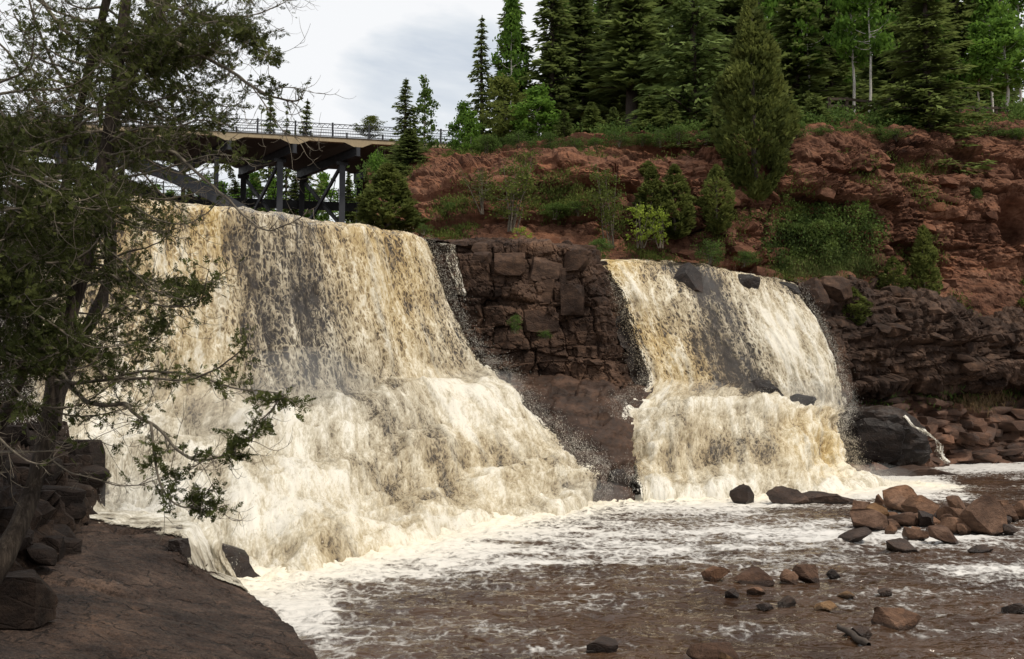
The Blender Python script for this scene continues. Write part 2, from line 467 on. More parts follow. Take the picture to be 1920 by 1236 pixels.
# ------------------------------------------------------------------ water materials
def fall_mat():
    b = NB('falling_water')
    uvn = b.new("ShaderNodeAttribute", attribute_name='flow').outputs['Vector']
    def sc(s):
        mp = b.new("ShaderNodeMapping"); mp.inputs['Scale'].default_value = s
        b.l.new(uvn, mp.inputs[0]); return mp.outputs[0]
    m = b.attr('foam'); am = b.attr('amber'); alp = b.attr('alp')
    low = b.attr('low')
    n1 = b.noise(sc((7.5, 3.0, 1)), 1.0, 7, 0.75, 1.0)
    n2 = b.noise(sc((24, 12, 1)), 1.0, 4, 0.75, 0.7)
    wv = b.new("ShaderNodeTexNoise"); wv.inputs['Scale'].default_value = 1.0; wv.inputs['Detail'].default_value = 3; b.l.new(sc((5, 3, 1)), wv.inputs['Vector'])
    wa = b.new("ShaderNodeVectorMath", operation='MULTIPLY_ADD'); b.l.new(wv.outputs['Color'], wa.inputs[0]); wa.inputs[1].default_value = (3.2, 2.6, 0); b.l.new(sc((8.5, 4.2, 1)), wa.inputs[2])
    lace = b.mr(b.vor(wa.outputs[0], 1.0, 'DISTANCE_TO_EDGE'), 0.0, 0.30, 0.34, -0.22)
    v = b.math('ADD', m, b.math('ADD', b.math('MULTIPLY', b.math('SUBTRACT', n1, 0.5), b.mr(low, 0, 1, 1.0, 1.05)), b.math('MULTIPLY', b.math('SUBTRACT', n2, 0.5), b.mr(low, 0, 1, .8, .85))))
    n0 = b.noise(sc((2.6, .95, 1)), 1.0, 5, 0.62, 0.5)
    v = b.math('ADD', v, b.math('MULTIPLY', b.math('SUBTRACT', n0, .5), b.mr(low, 0, 1, 1.45, 1.0)))
    v = b.math('ADD', v, b.math('MULTIPLY', lace, b.math('MULTIPLY', b.mr(m, 0.35, 0.95, 0.9, 0.12), b.mr(low, 0, 1, 1, .45))))
    n3 = b.noise(sc((2.2, 0.22, 1)), 1.0, 4, 0.6, 0.3)
    amf = b.math('MULTIPLY', am, b.mr(b.math('ADD', n3, b.math('MULTIPLY', b.math('SUBTRACT', n1, .5), .6)), 0.20, 0.54), clamp=True)
    grey = b.ramp(v, [(.10, (.024, .021, .020)), (.30, (.11, .094, .070)), (.52, (.34, .30, .225)), (.76, (.60, .56, .46)), (1.05, (.84, .81, .73))])  # dark end colours in the rock and shadow seen between strands
    tan = b.ramp(v, [(.10, (.045, .026, .008)), (.30, (.16, .098, .030)), (.52, (.40, .255, .068)), (.76, (.61, .45, .19)), (1.05, (.84, .75, .55))])
    col = b.mix(amf, grey, tan)
    fac = b.mr(v, .2, .7)
    nrm = b.bump(b.math('ADD', n1, b.math('MULTIPLY', n2, 0.6)), 0.7, 0.08)
    rough = b.mr(fac, 0, 1, 0.18, 0.6)
    sh = b.bsdf(col, rough, nrm, 0.4)
    tr = b.new("ShaderNodeBsdfTranslucent"); b.l.new(col, tr.inputs[0])
    mx = b.new("ShaderNodeMixShader"); b.put(mx.inputs[0], b.math('MULTIPLY', fac, 0.15)); b.l.new(sh, mx.inputs[1]); b.l.new(tr.outputs[0], mx.inputs[2])
    tp = b.new("ShaderNodeBsdfTransparent")
    a = b.mr(b.math('ADD', alp, b.math('ADD', b.math('MULTIPLY', b.math('SUBTRACT', n1, 0.5), 1.1), b.math('MULTIPLY', b.math('SUBTRACT', n2, 0.5), 1.2))), 0.36, 0.5)
    ma = b.new("ShaderNodeMixShader"); b.l.new(a, ma.inputs[0]); b.l.new(tp.outputs[0], ma.inputs[1]); b.l.new(mx.outputs[0], ma.inputs[2])
    return b.out(ma.outputs[0])
M_FALL = fall_mat()

def drop_mat():
    b = NB('spray_drops')
    col = b.mix(b.attr('amber'), (0.88, 0.86, 0.80), (0.70, 0.52, 0.25))
    sh = b.bsdf(col, 0.5, None, 0.4)
    tr = b.new("ShaderNodeBsdfTranslucent"); b.l.new(col, tr.inputs[0])
    mx = b.new("ShaderNodeMixShader"); mx.inputs[0].default_value = 0.25; b.l.new(sh, mx.inputs[1]); b.l.new(tr.outputs[0], mx.inputs[2])
    tp = b.new("ShaderNodeBsdfTransparent"); m2 = b.new("ShaderNodeMixShader"); m2.inputs[0].default_value = .58; b.l.new(mx.outputs[0], m2.inputs[1]); b.l.new(tp.outputs[0], m2.inputs[2])
    return b.out(m2.outputs[0])
M_DROP = drop_mat()

def pool_mat():
    b = NB('tannin_water')
    p = b.pos()
    fo = b.attr('foam')
    n1 = b.noise(b.pos((0.75, 1.15, 1)), 1.1, 6, 0.68, 1.4)
    n2 = b.noise(b.pos((1.4, 1.0, 1)), 5.0, 6, 0.72, 1.0)
    n3 = b.noise(p, 15, 4, 0.7, 0.6)
    lace = b.mr(b.vor(p, 4.2, 'DISTANCE_TO_EDGE'), 0.0, 0.22, 0.10, -0.06)
    v = b.math('ADD', fo, b.math('ADD', b.math('MULTIPLY', b.math('SUBTRACT', n1, .5), 1.15),
               b.math('ADD', b.math('MULTIPLY', b.math('SUBTRACT', n2, .5), .72), b.math('ADD', lace, b.math('MULTIPLY', b.math('SUBTRACT', n3, .5), .32)))))
    fac = b.mr(v, 0.50, 0.92)
    deep = b.ramp(b.noise(p, 0.5, 4, 0.6, 0.5), [(0.35, (0.034, 0.018, 0.0105)), (0.65, (0.070, 0.040, 0.023))])
    foamc = b.mix(b.attr('amber'), (0.56, 0.54, 0.51), (0.72, 0.66, 0.53))
    col = b.mix(fac, deep, foamc)
    h = b.math('ADD', b.math('MULTIPLY', b.noise(b.pos((0.8, 1.7, 1)), 2.2, 3, 0.5, 0.9), 1.6), b.math('MULTIPLY', b.noise(b.pos((0.9, 1.8, 1)), 8, 3, 0.5, 0.5), 0.30))
    nrm = b.bump(b.math('ADD', h, b.math('MULTIPLY', fac, 0.35)), 0.8, 0.09)
    sh = b.bsdf(col, b.mr(fac, 0, 1, 0.05, 0.65), nrm, 0.5, IOR=1.333)
    return b.out(sh)
M_POOL = pool_mat()

# ------------------------------------------------------------------ falls: control rows (px, py, distance, cover, amber); low cover also paints a shadow line
LEFT = [
 [(10,366,25.5,.6,.4),(20,372,23.6,.6,.4),(22,560,23,.6,.3),(20,740,22.3,.7,.2),(40,800,21,.8,.1),(60,880,20,.8,.1),(85,955,19.2,.9,0),(90,962,18.6,.8,0)],
 [(225,372,27.5,.6,.7),(235,378,25.5,.6,.7),(240,560,25.2,.55,.5),(240,735,24.6,.75,.3),(225,800,23.3,.9,.1),(235,880,21.5,.75,.05),(250,950,19.3,.95,0),(270,970,18.3,.95,0)],
 [(310,378,28.5,.7,.8),(318,384,26.8,.65,.75),(330,560,26.5,.55,.6),(335,735,26,.75,.4),(330,800,24.6,.95,.1),(340,880,22.4,.85,.1),(350,960,19.8,.98,.05),(386,1000,17.2,.95,.1)],
 [(350,382,29.2,.75,.9),(357,388,27.4,.7,.9),(372,560,27.1,.58,.55),(383,732,26.6,.78,.35),(378,795,25.3,.95,.1),(390,870,22.9,.85,.1),(402,968,19.9,.98,.1),(442,1082,16.6,.95,.2)],
 [(388,385,30,.8,.9),(397,392,28,.75,1.),(415,560,27.8,.6,.5),(432,730,27.2,.8,.35),(430,790,26,1,.1),(440,870,23.5,.9,.15),(450,975,20,1,.15),(482,1102,16.5,.9,.3)],
 [(455,390,31,.7,.4),(462,398,29.1,.55,.3),(480,560,28.9,.42,.2),(500,732,28.3,.65,.1),(510,792,26.8,1,.1),(520,876,24,.85,.2),(560,985,20.8,1,.3),(585,1068,18.3,.95,.4)],
 [(516,398,32,.6,.3),(525,407,30.2,.42,.25),(545,560,30,.30,.1),(570,735,29.4,.5,.05),(590,795,27.5,.95,.05),(610,880,24.5,.85,.2),(640,980,21.6,1,.35),(695,1046,20,.95,.4)],
 [(560,405,33,.55,.4),(568,415,31.1,.38,.35),(590,565,30.8,.28,.1),(625,732,30.2,.45,.05),(655,785,28.5,.9,.1),(690,875,25.5,.75,.25),(720,970,22.8,.95,.35),(775,1026,21.3,.9,.35)],
 [(600,415,34,.6,.6),(610,426,32,.5,.6),(640,570,31.7,.45,.4),(690,725,31,.6,.1),(735,770,29.5,.55,.1),(770,870,26.5,.45,.3),(800,955,24.2,.7,.35),(850,998,22.9,.9,.3)],  # lowered cover paints the shadow line running down the cascade
 [(690,422,35.5,.65,.8),(700,433,33.5,.58,.8),(730,570,33.2,.5,.7),(770,712,32.5,.85,.4),(840,755,30.8,1,.25),(900,850,28.5,.8,.4),(940,920,27,.9,.35),(985,972,25.7,.9,.2)],
 [(755,434,36.8,.7,.8),(765,445,34.8,.62,.75),(800,570,34.4,.6,.6),(850,705,33.7,.9,.3),(930,745,32,1,.2),(1000,840,30,.85,.35),(1040,905,28.8,.85,.3),(1070,955,27.9,.9,.2)],
 [(796,447,38,.75,.4),(806,458,36,.6,.35),(848,560,35.6,.7,.2),(915,690,34.8,.8,.15),(985,735,33.2,.9,.2),(1072,820,31.5,.85,.3),(1112,885,30.8,.85,.2),(1140,945,29.9,.9,.2)],
]
RIGHT = [
 [(1104,488,40.5,.8,.9),(1110,494,39,.75,.9),(1150,545,38.2,.95,.45),(1178,620,37.7,.8,.8),(1208,715,37.2,.85,.4),(1150,762,35,.95,.2),(1160,850,33,.65,.35),(1175,905,31.8,.8,.3),(1182,940,30.8,.95,.1)],
 [(1142,487,40.8,.8,1),(1150,493,39.2,.75,1),(1180,550,38.4,1.15,.4),(1210,630,38,.8,.9),(1236,715,37.5,.8,.6),(1190,757,35.2,1,.1),(1200,850,33.2,.6,.4),(1212,905,31.8,.8,.4),(1218,940,30.8,.95,.1)],
 [(1205,486,41.2,.7,.5),(1212,492,39.6,.8,.6),(1232,560,38.7,1.15,.35),(1260,640,38.3,.75,.7),(1285,720,37.8,.85,.7),(1262,752,35.4,1,.2),(1265,850,33.3,.7,.35),(1270,905,31.8,.8,.4),(1275,940,30.8,.95,.1)],
 [(1262,490,42,.25,.3),(1270,498,40.2,.10,.2),(1290,565,39.2,.6,.3),(1320,645,38.7,.15,.4),(1348,722,38.1,.35,.6),(1320,752,35.7,1,.2),(1328,850,33.5,.55,.4),(1340,902,32.2,.95,.2),(1345,938,31.1,.95,.1)],
 [(1325,494,42.2,.5,.4),(1332,500,40.6,.2,.3),(1352,575,39.6,-.05,.1),(1385,652,39.1,-.1,.1),(1412,725,38.6,-.05,.1),(1390,758,36,.85,.2),(1400,850,34,.6,.4),(1412,902,32.7,.95,.2),(1420,936,31.6,.95,.1)],
 [(1362,506,42.4,.8,.5),(1370,513,40.8,.8,.4),(1395,580,40,.75,.2),(1426,658,39.5,.55,.2),(1455,738,39,.5,.2),(1445,765,36.5,.95,.3),(1460,850,34.6,.8,.5),(1480,900,33.5,1,.3),(1490,930,32.2,.95,.1)],
 [(1415,516,42.6,.5,.3),(1422,522,41.1,.5,.3),(1452,590,40.4,1.1,.3),(1485,665,39.8,1.05,.3),(1512,748,39.3,.75,.2),(1498,776,37,1,.5),(1514,850,35.4,.85,.8),(1530,892,34.8,.9,.6),(1560,925,33.2,.95,.1)],
 [(1465,522,43,.6,.3),(1472,530,41.5,.6,.3),(1510,590,40.8,1.05,.3),(1542,672,40.2,.95,.3),(1566,756,39.7,.8,.2),(1546,788,37.6,.9,.5),(1562,850,36.3,.9,.9),(1580,890,36,.9,.7),(1620,915,34.8,.95,.1)],
 [(1497,530,43.3,.7,.2),(1503,540,41.9,.6,.2),(1540,605,41.2,.6,.2),(1572,688,40.6,.55,.2),(1592,765,40.2,.6,.1),(1568,802,38.4,.8,.3),(1588,855,37.3,.8,.7),(1602,888,37,.9,.5),(1665,905,36.4,.95,.1)],
]
def ctrl(rows): return [[np.concatenate([P(a, b, c), [d, e]]) for a, b, c, d, e in r] for r in rows]

def make_fall(rows, nr, nc, seed, break_k):
    """break_k: control column where the vertical drop turns into the lower cascade"""
    A = np.array(ctrl(rows))
    if seed in (1, 2):                                         # carry the foot of the water below the pool surface
        foot = A[:, -1:, :].copy(); foot[:, :, 2] -= .9; foot[:, :, 1] -= .12
        A = np.concatenate([A, foot], 1)
    G, Lr, Lc = loft(A, nr, nc, 9)
    dc = np.linalg.norm(np.diff(A[:, :, :3], axis=1), axis=2).mean(0)
    vb = dc[:break_k].sum() / dc.sum()
    N = grid_normals(G)
    if (N[:, :, 1].mean() > 0): N = -N
    uu, vv = np.meshgrid(np.linspace(0, 1, nr), np.linspace(0, 1, nc), indexing='ij')
    a, b = (uu * Lr).ravel(), (vv * Lc).ravel()
    z0 = np.full(a.shape, seed * 3.7)
    lobes = fbm(np.stack([a * .75, b * .22, z0], 1), 3)
    streak = fbm(np.stack([a * 2.6, b * .55, z0 + 5], 1), 4, .6)
    gran = fbm(np.stack([a * 7, b * 4.2, z0 + 9], 1), 3, .65)
    puff = fbm(np.stack([a * .9, b * .9, z0 + 2], 1), 5, .58, billow=True)
    low = sstep(vb - .09, vb + .06, vv.ravel() + .07 * noise3(np.stack([a * .45, b * 0, z0 + 77], 1)))            # 0 on the drop, 1 on the cascade
    patch = fbm(np.stack([a * .75, b * .38, z0 + 14], 1), 4, .6)
    ridge = fbm(np.stack([a * .55 + .25 * lobes, b * .16, z0 + 23], 1), 4, .6)
    bulb = fbm(np.stack([a * .52, b * .42, z0 + 55], 1), 2, .4)
    flow = fbm(np.stack([a * 1.5 + .2 * puff, b * .42, z0 + 33], 1), 5, .6)          # ropes of water down the cascade
    tb = b * .95 + 1.1 * noise3(np.stack([a * .55, b * .12, z0 + 3], 1)); st = tb - np.floor(tb)
    terr = (sstep(0, .22, st) - st) * (.5 + .9 * np.clip(noise3(np.stack([a * .8, np.floor(tb) * 3.1, z0], 1)) + .5, 0, 1))   # steps of the rock under it
    foam = G[:, :, 3].ravel() - .06 + (1 - low) * (-.12 + .45 * streak + .16 * gran + .80 * ridge) + low * (.12 * puff + .16 * gran + .72 * patch + .42 * flow + .10 * terr - .13)
    calm = (.4 + .6 * sstep(.0, .06, vv.ravel())) * (1 - .6 * sstep(.985, 1., vv.ravel()))
    disp = (1 - low) * (.34 * lobes + .15 * streak + .045 * gran + .3 * ridge) + low * (.12 * puff + .05 * gran + .75 * bulb + .16 * flow + .08 * terr + .10 * patch) + .04
    disp = disp + .10 * np.clip(foam - .5, -1, 1)
    ver = sstep(.05, .5, vv.ravel())
    X = G[:, :, :3].reshape(-1, 3) + N.reshape(-1, 3) * (disp * calm * (.5 + .5 * ver))[:, None]
    edge = np.minimum(uu, 1 - uu).ravel() * Lr
    alp = sstep(-.1, 1.05, edge + .3 * streak + .15 * gran)
    return dict(G=G, N=N, X=X, a=a, b=b, foam=foam, amber=np.clip(G[:, :, 4].ravel() * 1.0, 0, 1), alp=alp, low=low, nr=nr, nc=nc, Lr=Lr, Lc=Lc, edge=edge)

def fall_objects(D, name, label, spray_n, seed):
    me = mesh_np(name, D['X'], grid_faces(D['nr'], D['nc']), dict(foam=D['foam'], amber=D['amber'], alp=D['alp'], low=D['low'],
                 flow=np.stack([D['a'], D['b'], np.zeros_like(D['a'])], 1)), True, [M_FALL])
    root = tag(add(name, me), label, 'waterfall', 'river falls', 'structure')
    # rock bed behind the water
    nr, nc = 120, 120
    ir = np.linspace(0, D['nr'] - 1, nr).astype(int); ic = np.linspace(0, D['nc'] - 1, nc).astype(int)
    g = D['G'][np.ix_(ir, ic)][:, :, :3]; n = D['N'][np.ix_(ir, ic)]
    p = g.reshape(-1, 3)
    bl, _, _ = blocky(p, (1.3, 1.3, 1.0))
    q = p - n.reshape(-1, 3) * (0.55 - .35 * bl)[:, None]
    rb = mesh_np('rock_bed', q, grid_faces(nr, nc), None, True, [M_WET])
    o = tag(add('rock_bed', rb), 'dark wet rock bed behind the ' + ('wide left' if seed == 1 else 'right') + ' waterfall', 'rock bed', None, 'structure')
    # flung drops and strings of water
    r = np.random.RandomState(seed + 40)
    w = .12 * np.clip(1.0 - np.abs(D['foam'] - .45) * 1.3, 0.02, 1.) * (0.3 + .8 * D['low']) + 2.2 * np.exp(-D['edge'] / .35) * np.clip(D['b'] / D['Lc'] * 4, 0, 1)
    w *= sstep(.03, .12, D['b'] / D['Lc'])
    idx = r.choice(len(w), spray_n, p=w / w.sum())
    N = D['N'].reshape(-1, 3)[idx]
    T = np.gradient(D['G'][:, :, :3], axis=1).reshape(-1, 3)[idx]
    T /= np.linalg.norm(T, axis=1)[:, None] + 1e-9
    T = T + N * r.normal(0, .25, (spray_n, 1)) + r.normal(0, .22, (spray_n, 3)); T /= np.linalg.norm(T, axis=1)[:, None]
    S = np.gradient(D['G'][:, :, :3], axis=0).reshape(-1, 3)[idx]; S /= np.linalg.norm(S, axis=1)[:, None] + 1e-9
    eg = np.exp(-D['edge'][idx] / .4)
    off = np.abs(r.normal(0, .09, spray_n)) + .35 * np.abs(r.normal(0, 1, spray_n)) * (.12 + .35 * D['low'][idx]) * (r.rand(spray_n) < .35)
    sgn = np.where(np.arange(len(w))[idx] // D['nc'] > D['nr'] / 2, 1, -1)
    Cc = D['X'][idx] + N * (off + .03)[:, None] + r.normal(0, .03, (spray_n, 3)) + S * (sgn * eg * r.gamma(1.0, .24, spray_n))[:, None]
    ln = r.gamma(1.4, .010, spray_n) + .006; rd = r.gamma(1.5, .0016, spray_n) + .002
    A1 = np.cross(T, r.normal(size=(spray_n, 3))); A1 /= np.linalg.norm(A1, axis=1)[:, None]
    A2 = np.cross(T, A1)
    V = np.stack([Cc - T * ln[:, None], Cc + A1 * rd[:, None], Cc + A2 * rd[:, None], Cc - A1 * rd[:, None], Cc - A2 * rd[:, None], Cc + T * ln[:, None] * .7], 1).reshape(-1, 3)
    f = np.array([[0, 2, 1], [0, 3, 2], [0, 4, 3], [0, 1, 4], [5, 1, 2], [5, 2, 3], [5, 3, 4], [5, 4, 1]])
    Fq = (f[None] + 6 * np.arange(spray_n)[:, None, None]).reshape(-1, 3)
    dm = mesh_np('spray', V, Fq, dict(amber=np.repeat(D['amber'][idx] * .7, 6)), False, [M_DROP])
    so = add('spray', dm, root); so['kind'] = 'stuff'
    return root

DL = make_fall(LEFT, 330, 330, 1, 3)
DR = make_fall(RIGHT, 250, 270, 2, 4)
fall_objects(DL, 'waterfall', 'wide left waterfall with a tea-coloured curtain and foaming cascade below the bridge', 34000, 1)
fall_objects(DR, 'waterfall', 'narrower right waterfall dropping in two steps between dark rock walls', 26000, 2)

# thin side trickle on the dark block, right of the wide fall
TR = [[(850,455,38.2,.7,.1),(854,459,36.9,.65,.1),(862,500,36.4,.6,.1),(872,556,36.1,.6,.1)],
      [(822,456,38.0,.6,.1),(826,460,36.8,.5,.1),(840,500,36.3,.5,.1),(858,552,36.0,.5,.1)]][::-1]
DT = make_fall(TR, 34, 120, 3, 3)
DT['foam'] = DT['foam'] * .9; DT['low'] *= 0
mt = mesh_np('side_trickle', DT['X'], grid_faces(34, 120), dict(foam=DT['foam'], amber=DT['amber'] * .3, alp=np.clip(.36 + .5 * (DT['foam'] - .3), 0, 1),
             flow=np.stack([DT['a'] * 1.4, DT['b'], 0 * DT['a']], 1)), True, [M_FALL])
tag(add('side_trickle', mt), 'thin lacy strand of water beside the wide fall on dark rock', 'waterfall', 'river falls', 'structure')

# ------------------------------------------------------------------ pool
BASE = np.array([P(a, b, water_Y(b))[:2] for a, b in [(455, 1092), (520, 1070), (690, 1035), (850, 995), (985, 968), (1070, 952), (1140, 942), (1182, 938), (1275, 938), (1345, 936), (1420, 934), (1490, 928), (1560, 922), (1620, 914), (1665, 905), (1740, 912)]])
def dist_line(q, L):
    d = np.full(len(q), 9e9)
    for k in range(len(L) - 1):
        a, b = L[k], L[k + 1]; ab = b - a
        t = np.clip(((q - a) @ ab) / (ab @ ab), 0, 1)
        d = np.minimum(d, np.linalg.norm(q - a - t[:, None] * ab, axis=1))
    return d
nR, nC = 560, 620
ys = 8.0 * (60 / 8.0) ** np.linspace(0, 1, nR)
xs = np.linspace(-1, 1, nC)
XX = np.outer(ys, xs) * .60 + ys[:, None] * .05
YY = np.repeat(ys[:, None], nC, 1)
q = np.stack([XX.ravel(), YY.ravel()], 1)
dl = dist_line(q, BASE)
q3 = np.concatenate([q, np.zeros((len(q), 1))], 1)
near = np.exp(-dl / 1.3)
chop = fbm(q3 * (.9, 1.5, 1), 4, .55); chop2 = fbm(q3 * (3.2, 4.6, 1) + 7, 3, .6)
far = sstep(9, 30, q[:, 1])
ripple = fbm(q3 * (1.1, 3.2, 1) + 40, 3, .5)
zz = .085 * chop + .040 * chop2 + .075 * ripple + near * (.20 * fbm(q3 * 1.6 + 3, 4, .6, billow=True) + .05)
swirl = fbm(q3 * (.22, .33, 1) + 21, 3)
foam = .385 + .60 * np.exp(-dl / 2.2) + .20 * np.exp(-dl / 8.) + .42 * swirl + .34 * fbm(q3 * (.28, 1.1, 1) + 61, 4)
foam -= .17 * (1 - sstep(11, 19, q[:, 1]))
pxs = CX + FPX * q[:, 0] / q[:, 1]
pys = HZ + FPX * CAMZ / q[:, 1]
def blob(cx, cy, rx, ry, w): return w * np.exp(-(((pxs - cx) / rx) ** 2 + ((pys - cy) / ry) ** 2))
foam += blob(585, 1150, 60, 42, .42) + blob(690, 1222, 110, 14, .25) + blob(1820, 1060, 230, 32, .26) + blob(1640, 1010, 200, 18, .16) + blob(1350, 1170, 160, 12, .14) + blob(1560, 1000, 160, 30, .18) + blob(1850, 872, 120, 12, .75) + blob(1690, 905, 90, 22, .5)
foam += blob(1500, 985, 300, 25, .16) + blob(1350, 1010, 260, 24, .14)
foam -= blob(1830, 905, 70, 12, .5) + blob(1880, 925, 60, 14, .25) + blob(1000, 1130, 250, 50, .06) + blob(1560, 960, 90, 10, .25)
pm = mesh_np('river_pool', np.stack([q[:, 0], q[:, 1], zz], 1), grid_faces(nR, nC), dict(foam=foam, amber=np.clip(near * 1.2, 0, 1)), True, [M_POOL])
tag(add('river_pool', pm), 'brown foam-streaked pool below the falls', 'river', None, 'structure')
# upper river behind the lips, and bed / ground far out
lip = [P(*r[0][:3]) for r in LEFT] + [P(*r[0][:3]) for r in RIGHT]
V = []
for p_ in lip:
    V += [p_ + (0, -.3, -.06), p_ + (-2, 14, -.1), p_ + (-12, 90, .0)]
V = np.array(V); n_ = len(lip)
up = mesh_np('upper_river', V, grid_faces(n_, 3), dict(foam=np.full(len(V), .3), amber=np.zeros(len(V))), False, [M_POOL])
tag(add('upper_river', up), 'upper river above the waterfall lips', 'river', None, 'structure')
# ------------------------------------------------------------------ land: control rows (px, py, distance)
def ctrl3(rows): return [[P(*c) for c in r] for r in rows]
def sheet(name, rows, nr, nc, mat, relief, smooth=2, flip=None, parent=None, facing=(0, -1, .2), soft=True):
    """lofted rock face; relief(points, u, v) gives the offset along the normal"""
    G, Lr, Lc = loft(rows, nr, nc, smooth)
    N = grid_normals(G)
    fl = (N @ np.array(facing)).mean() < 0
    if fl: N = -N
    uu, vv = np.meshgrid(np.linspace(0, 1, nr), np.linspace(0, 1, nc), indexing='ij')
    p = G[:, :, :3].reshape(-1, 3)
    d = relief(p, uu.ravel(), vv.ravel())
    X = p + N.reshape(-1, 3) * d[:, None]
    me = mesh_np(name, X, grid_faces(nr, nc, flip=fl), None, soft, [mat])
    o = add(name, me, parent)
    return o, X.reshape(nr, nc, 3), N

def RY(px): return 8.5 * float(sstep(1400, 1950, px))

# ---- red cliff on the far bank
cl = []
pxr = [690, 800, 960, 1110, 1250, 1420, 1560, 1700, 1800, 1960, 2250, 2600]
rowsY = [
 ([500, 500, 505, 520, 530, 545, 560, 610, 650, 700, 740, 740], [44, 42.5, 42, 42.6, 43, 44, 44.5, 44, 43.5, 43, 43, 43]),
 ([440, 428, 430, 442, 470, 500, 515, 540, 560, 600, 620, 620], [46, 46, 45.5, 45.5, 46, 45.8, 45.5, 45, 44.5, 44, 43.5, 43.5]),
 ([410, 388, 392, 385, 395, 412, 405, 410, 410, 420, 420, 420], [50, 49, 47.2, 46.5, 46.6, 46.5, 46.6, 46.2, 45.6, 45.2, 45, 45]),
 ([370, 340, 330, 312, 312, 312, 312, 312, 322, 312, 310, 310], [53, 52, 48.6, 47.6, 47.8, 47.6, 47.6, 47.4, 47, 46.5, 46, 46]),
 ([335, 305, 292, 287, 280, 272, 262, 272, 270, 266, 260, 260], [58, 56, 52, 50.5, 50, 49.4, 49.2, 49, 48.6, 48, 48, 48]),
 ([322, 292, 270, 257, 247, 238, 218, 212, 210, 208, 200, 195], [66, 64, 60, 57, 56, 55, 55, 54, 54, 53, 53, 53]),
]
for py, yy in rowsY: cl.append([P(pxr[k], py[k], yy[k] + RY(pxr[k])) for k in range(len(pxr))])
CV = P(1912, 418, 45.2 + RY(1912))
def red_relief(p, u, v):
    run = p[:, 0] + .4 * p[:, 1]
    k = sstep(.04, .16, u) * (1 - .75 * sstep(.74, .9, u))
    soil = sstep(-.1, .25, fbm(p * (.16, .16, .3) + 3, 3) + .25 * sstep(.3, .1, u) - .1)      # smooth earthy aprons
    b0 = bricky(run, p[:, 2], 4.2, 1.9, .16, .8, 3, 1.0)
    b1 = bricky(run, p[:, 2], 1.7, .72, .10, .7, 4, .8)
    b2 = bricky(run, p[:, 2], .62, .30, .06, .6, 5, .3)
    rk = 1.0 * b0 + .55 * b1 + .17 * b2
    b3, _, _ = blocky(p + 5, (.8, .8, .5), .05, 1.1)
    b4, _, _ = blocky(p + 15, (.34, .34, .22), .06, 1.)
    rk = rk + .22 * b3 + .07 * b4
    cave = np.exp(-(((p[:, 0] - CV[0]) / 1.1) ** 2 + ((p[:, 2] - CV[2]) / 1.25) ** 2) ** 2)
    over = np.exp(-((p[:, 2] - CV[2] - 3.1) / .8) ** 2) * sstep(CV[0] - 12, CV[0] - 6, p[:, 0])
    return -3.2 * cave - .7 * over + k * .66 * rk * (1 - .8 * soil) + .55 * fbm(p * .33, 4) + (.14 + .1 * soil) * fbm(p * 1.6, 4) + .03 * fbm(p * 6, 2)
red, REDX, REDN = sheet('red_cliff', cl, 340, 700, M_RED, red_relief, 1, soft=False)
tag(red, 'high red rock and soil cliff on the far bank below the forest', 'cliff', None, 'structure')
rim = REDX[-1, ::8] + (0, 0, -.05)
pl = [list(rim)]
for dy, sc_, dz in ((6, .08, .25), (16, .2, .1), (45, .5, -.5), (120, 1.0, -3)):
    pl.append([p + np.array([(p[0] - 5) * sc_, dy, dz]) for p in rim])
o, PLX, _ = sheet('forest_floor', pl, 80, 120, M_RED, lambda p, u, v: .25 * fbm(p * .3, 4) * sstep(0, .1, u), 0, facing=(0, 0, 1))
forest_floor = tag(o, 'shaded forest floor on top of the red cliff', 'ground', None, 'structure')

# ---- middle dark block between the two falls
mid = ctrl3([
 [(770,452,42),(800,454,41.5),(850,452,41.5),(900,452,41.5),(960,452,41.5),(1030,457,42),(1108,463,42.5),(1112,480,43)],
 [(770,458,39.2),(800,459,38.2),(850,456,37.4),(900,456,37.2),(960,456,37.2),(1030,462,37.4),(1100,468,37.8),(1120,476,39.4)],
 [(775,560,38.2),(810,555,37.6),(860,550,37),(915,548,36.8),(970,545,36.9),(1040,545,37),(1120,545,37.3),(1165,548,39)],
 [(800,640,37.6),(850,636,37.2),(885,640,36.9),(925,640,36.7),(980,635,36.8),(1050,630,36.9),(1130,620,37.1),(1185,620,39)],
 [(830,720,37.4),(880,715,37),(910,712,36.9),(940,702,36.9),(1000,700,37),(1070,702,37.1),(1145,700,37.3),(1212,712,39)],
 [(850,770,37),(900,760,36.6),(930,752,36.5),(960,740,36.3),(1010,730,36.6),(1080,730,36.8),(1160,730,37),(1215,740,38.5)],
])
def mid_relief(p, u, v):
    k = sstep(.0, .2, u)
    run = p[:, 0] + .8 * p[:, 1]
    b0 = bricky(run, p[:, 2], 2.3, 1.7, .10, 1.0, 13, .35, .06)
    b1 = bricky(run, p[:, 2], 1.0, .85, .06, 1.1, 14, .15, -.08)
    b2, _, _ = blocky(p + 9, (.55, .55, .5), .05, 1.1)
    b3, _, _ = blocky(p + 19, (.22, .22, .2), .08, 1.)
    return k * (.27 * b0 + .17 * b1 + .10 * b2 + .03 * b3) + .03 * fbm(p * 2.4, 3) + .25 * fbm(p * .5, 2)
midc, MIDX, MIDN = sheet('rock_outcrop', mid, 200, 230, M_DARK, mid_relief, 1, soft=False)
tag(midc, 'dark jointed rock outcrop standing between the two waterfalls', 'rock outcrop', None, 'structure')

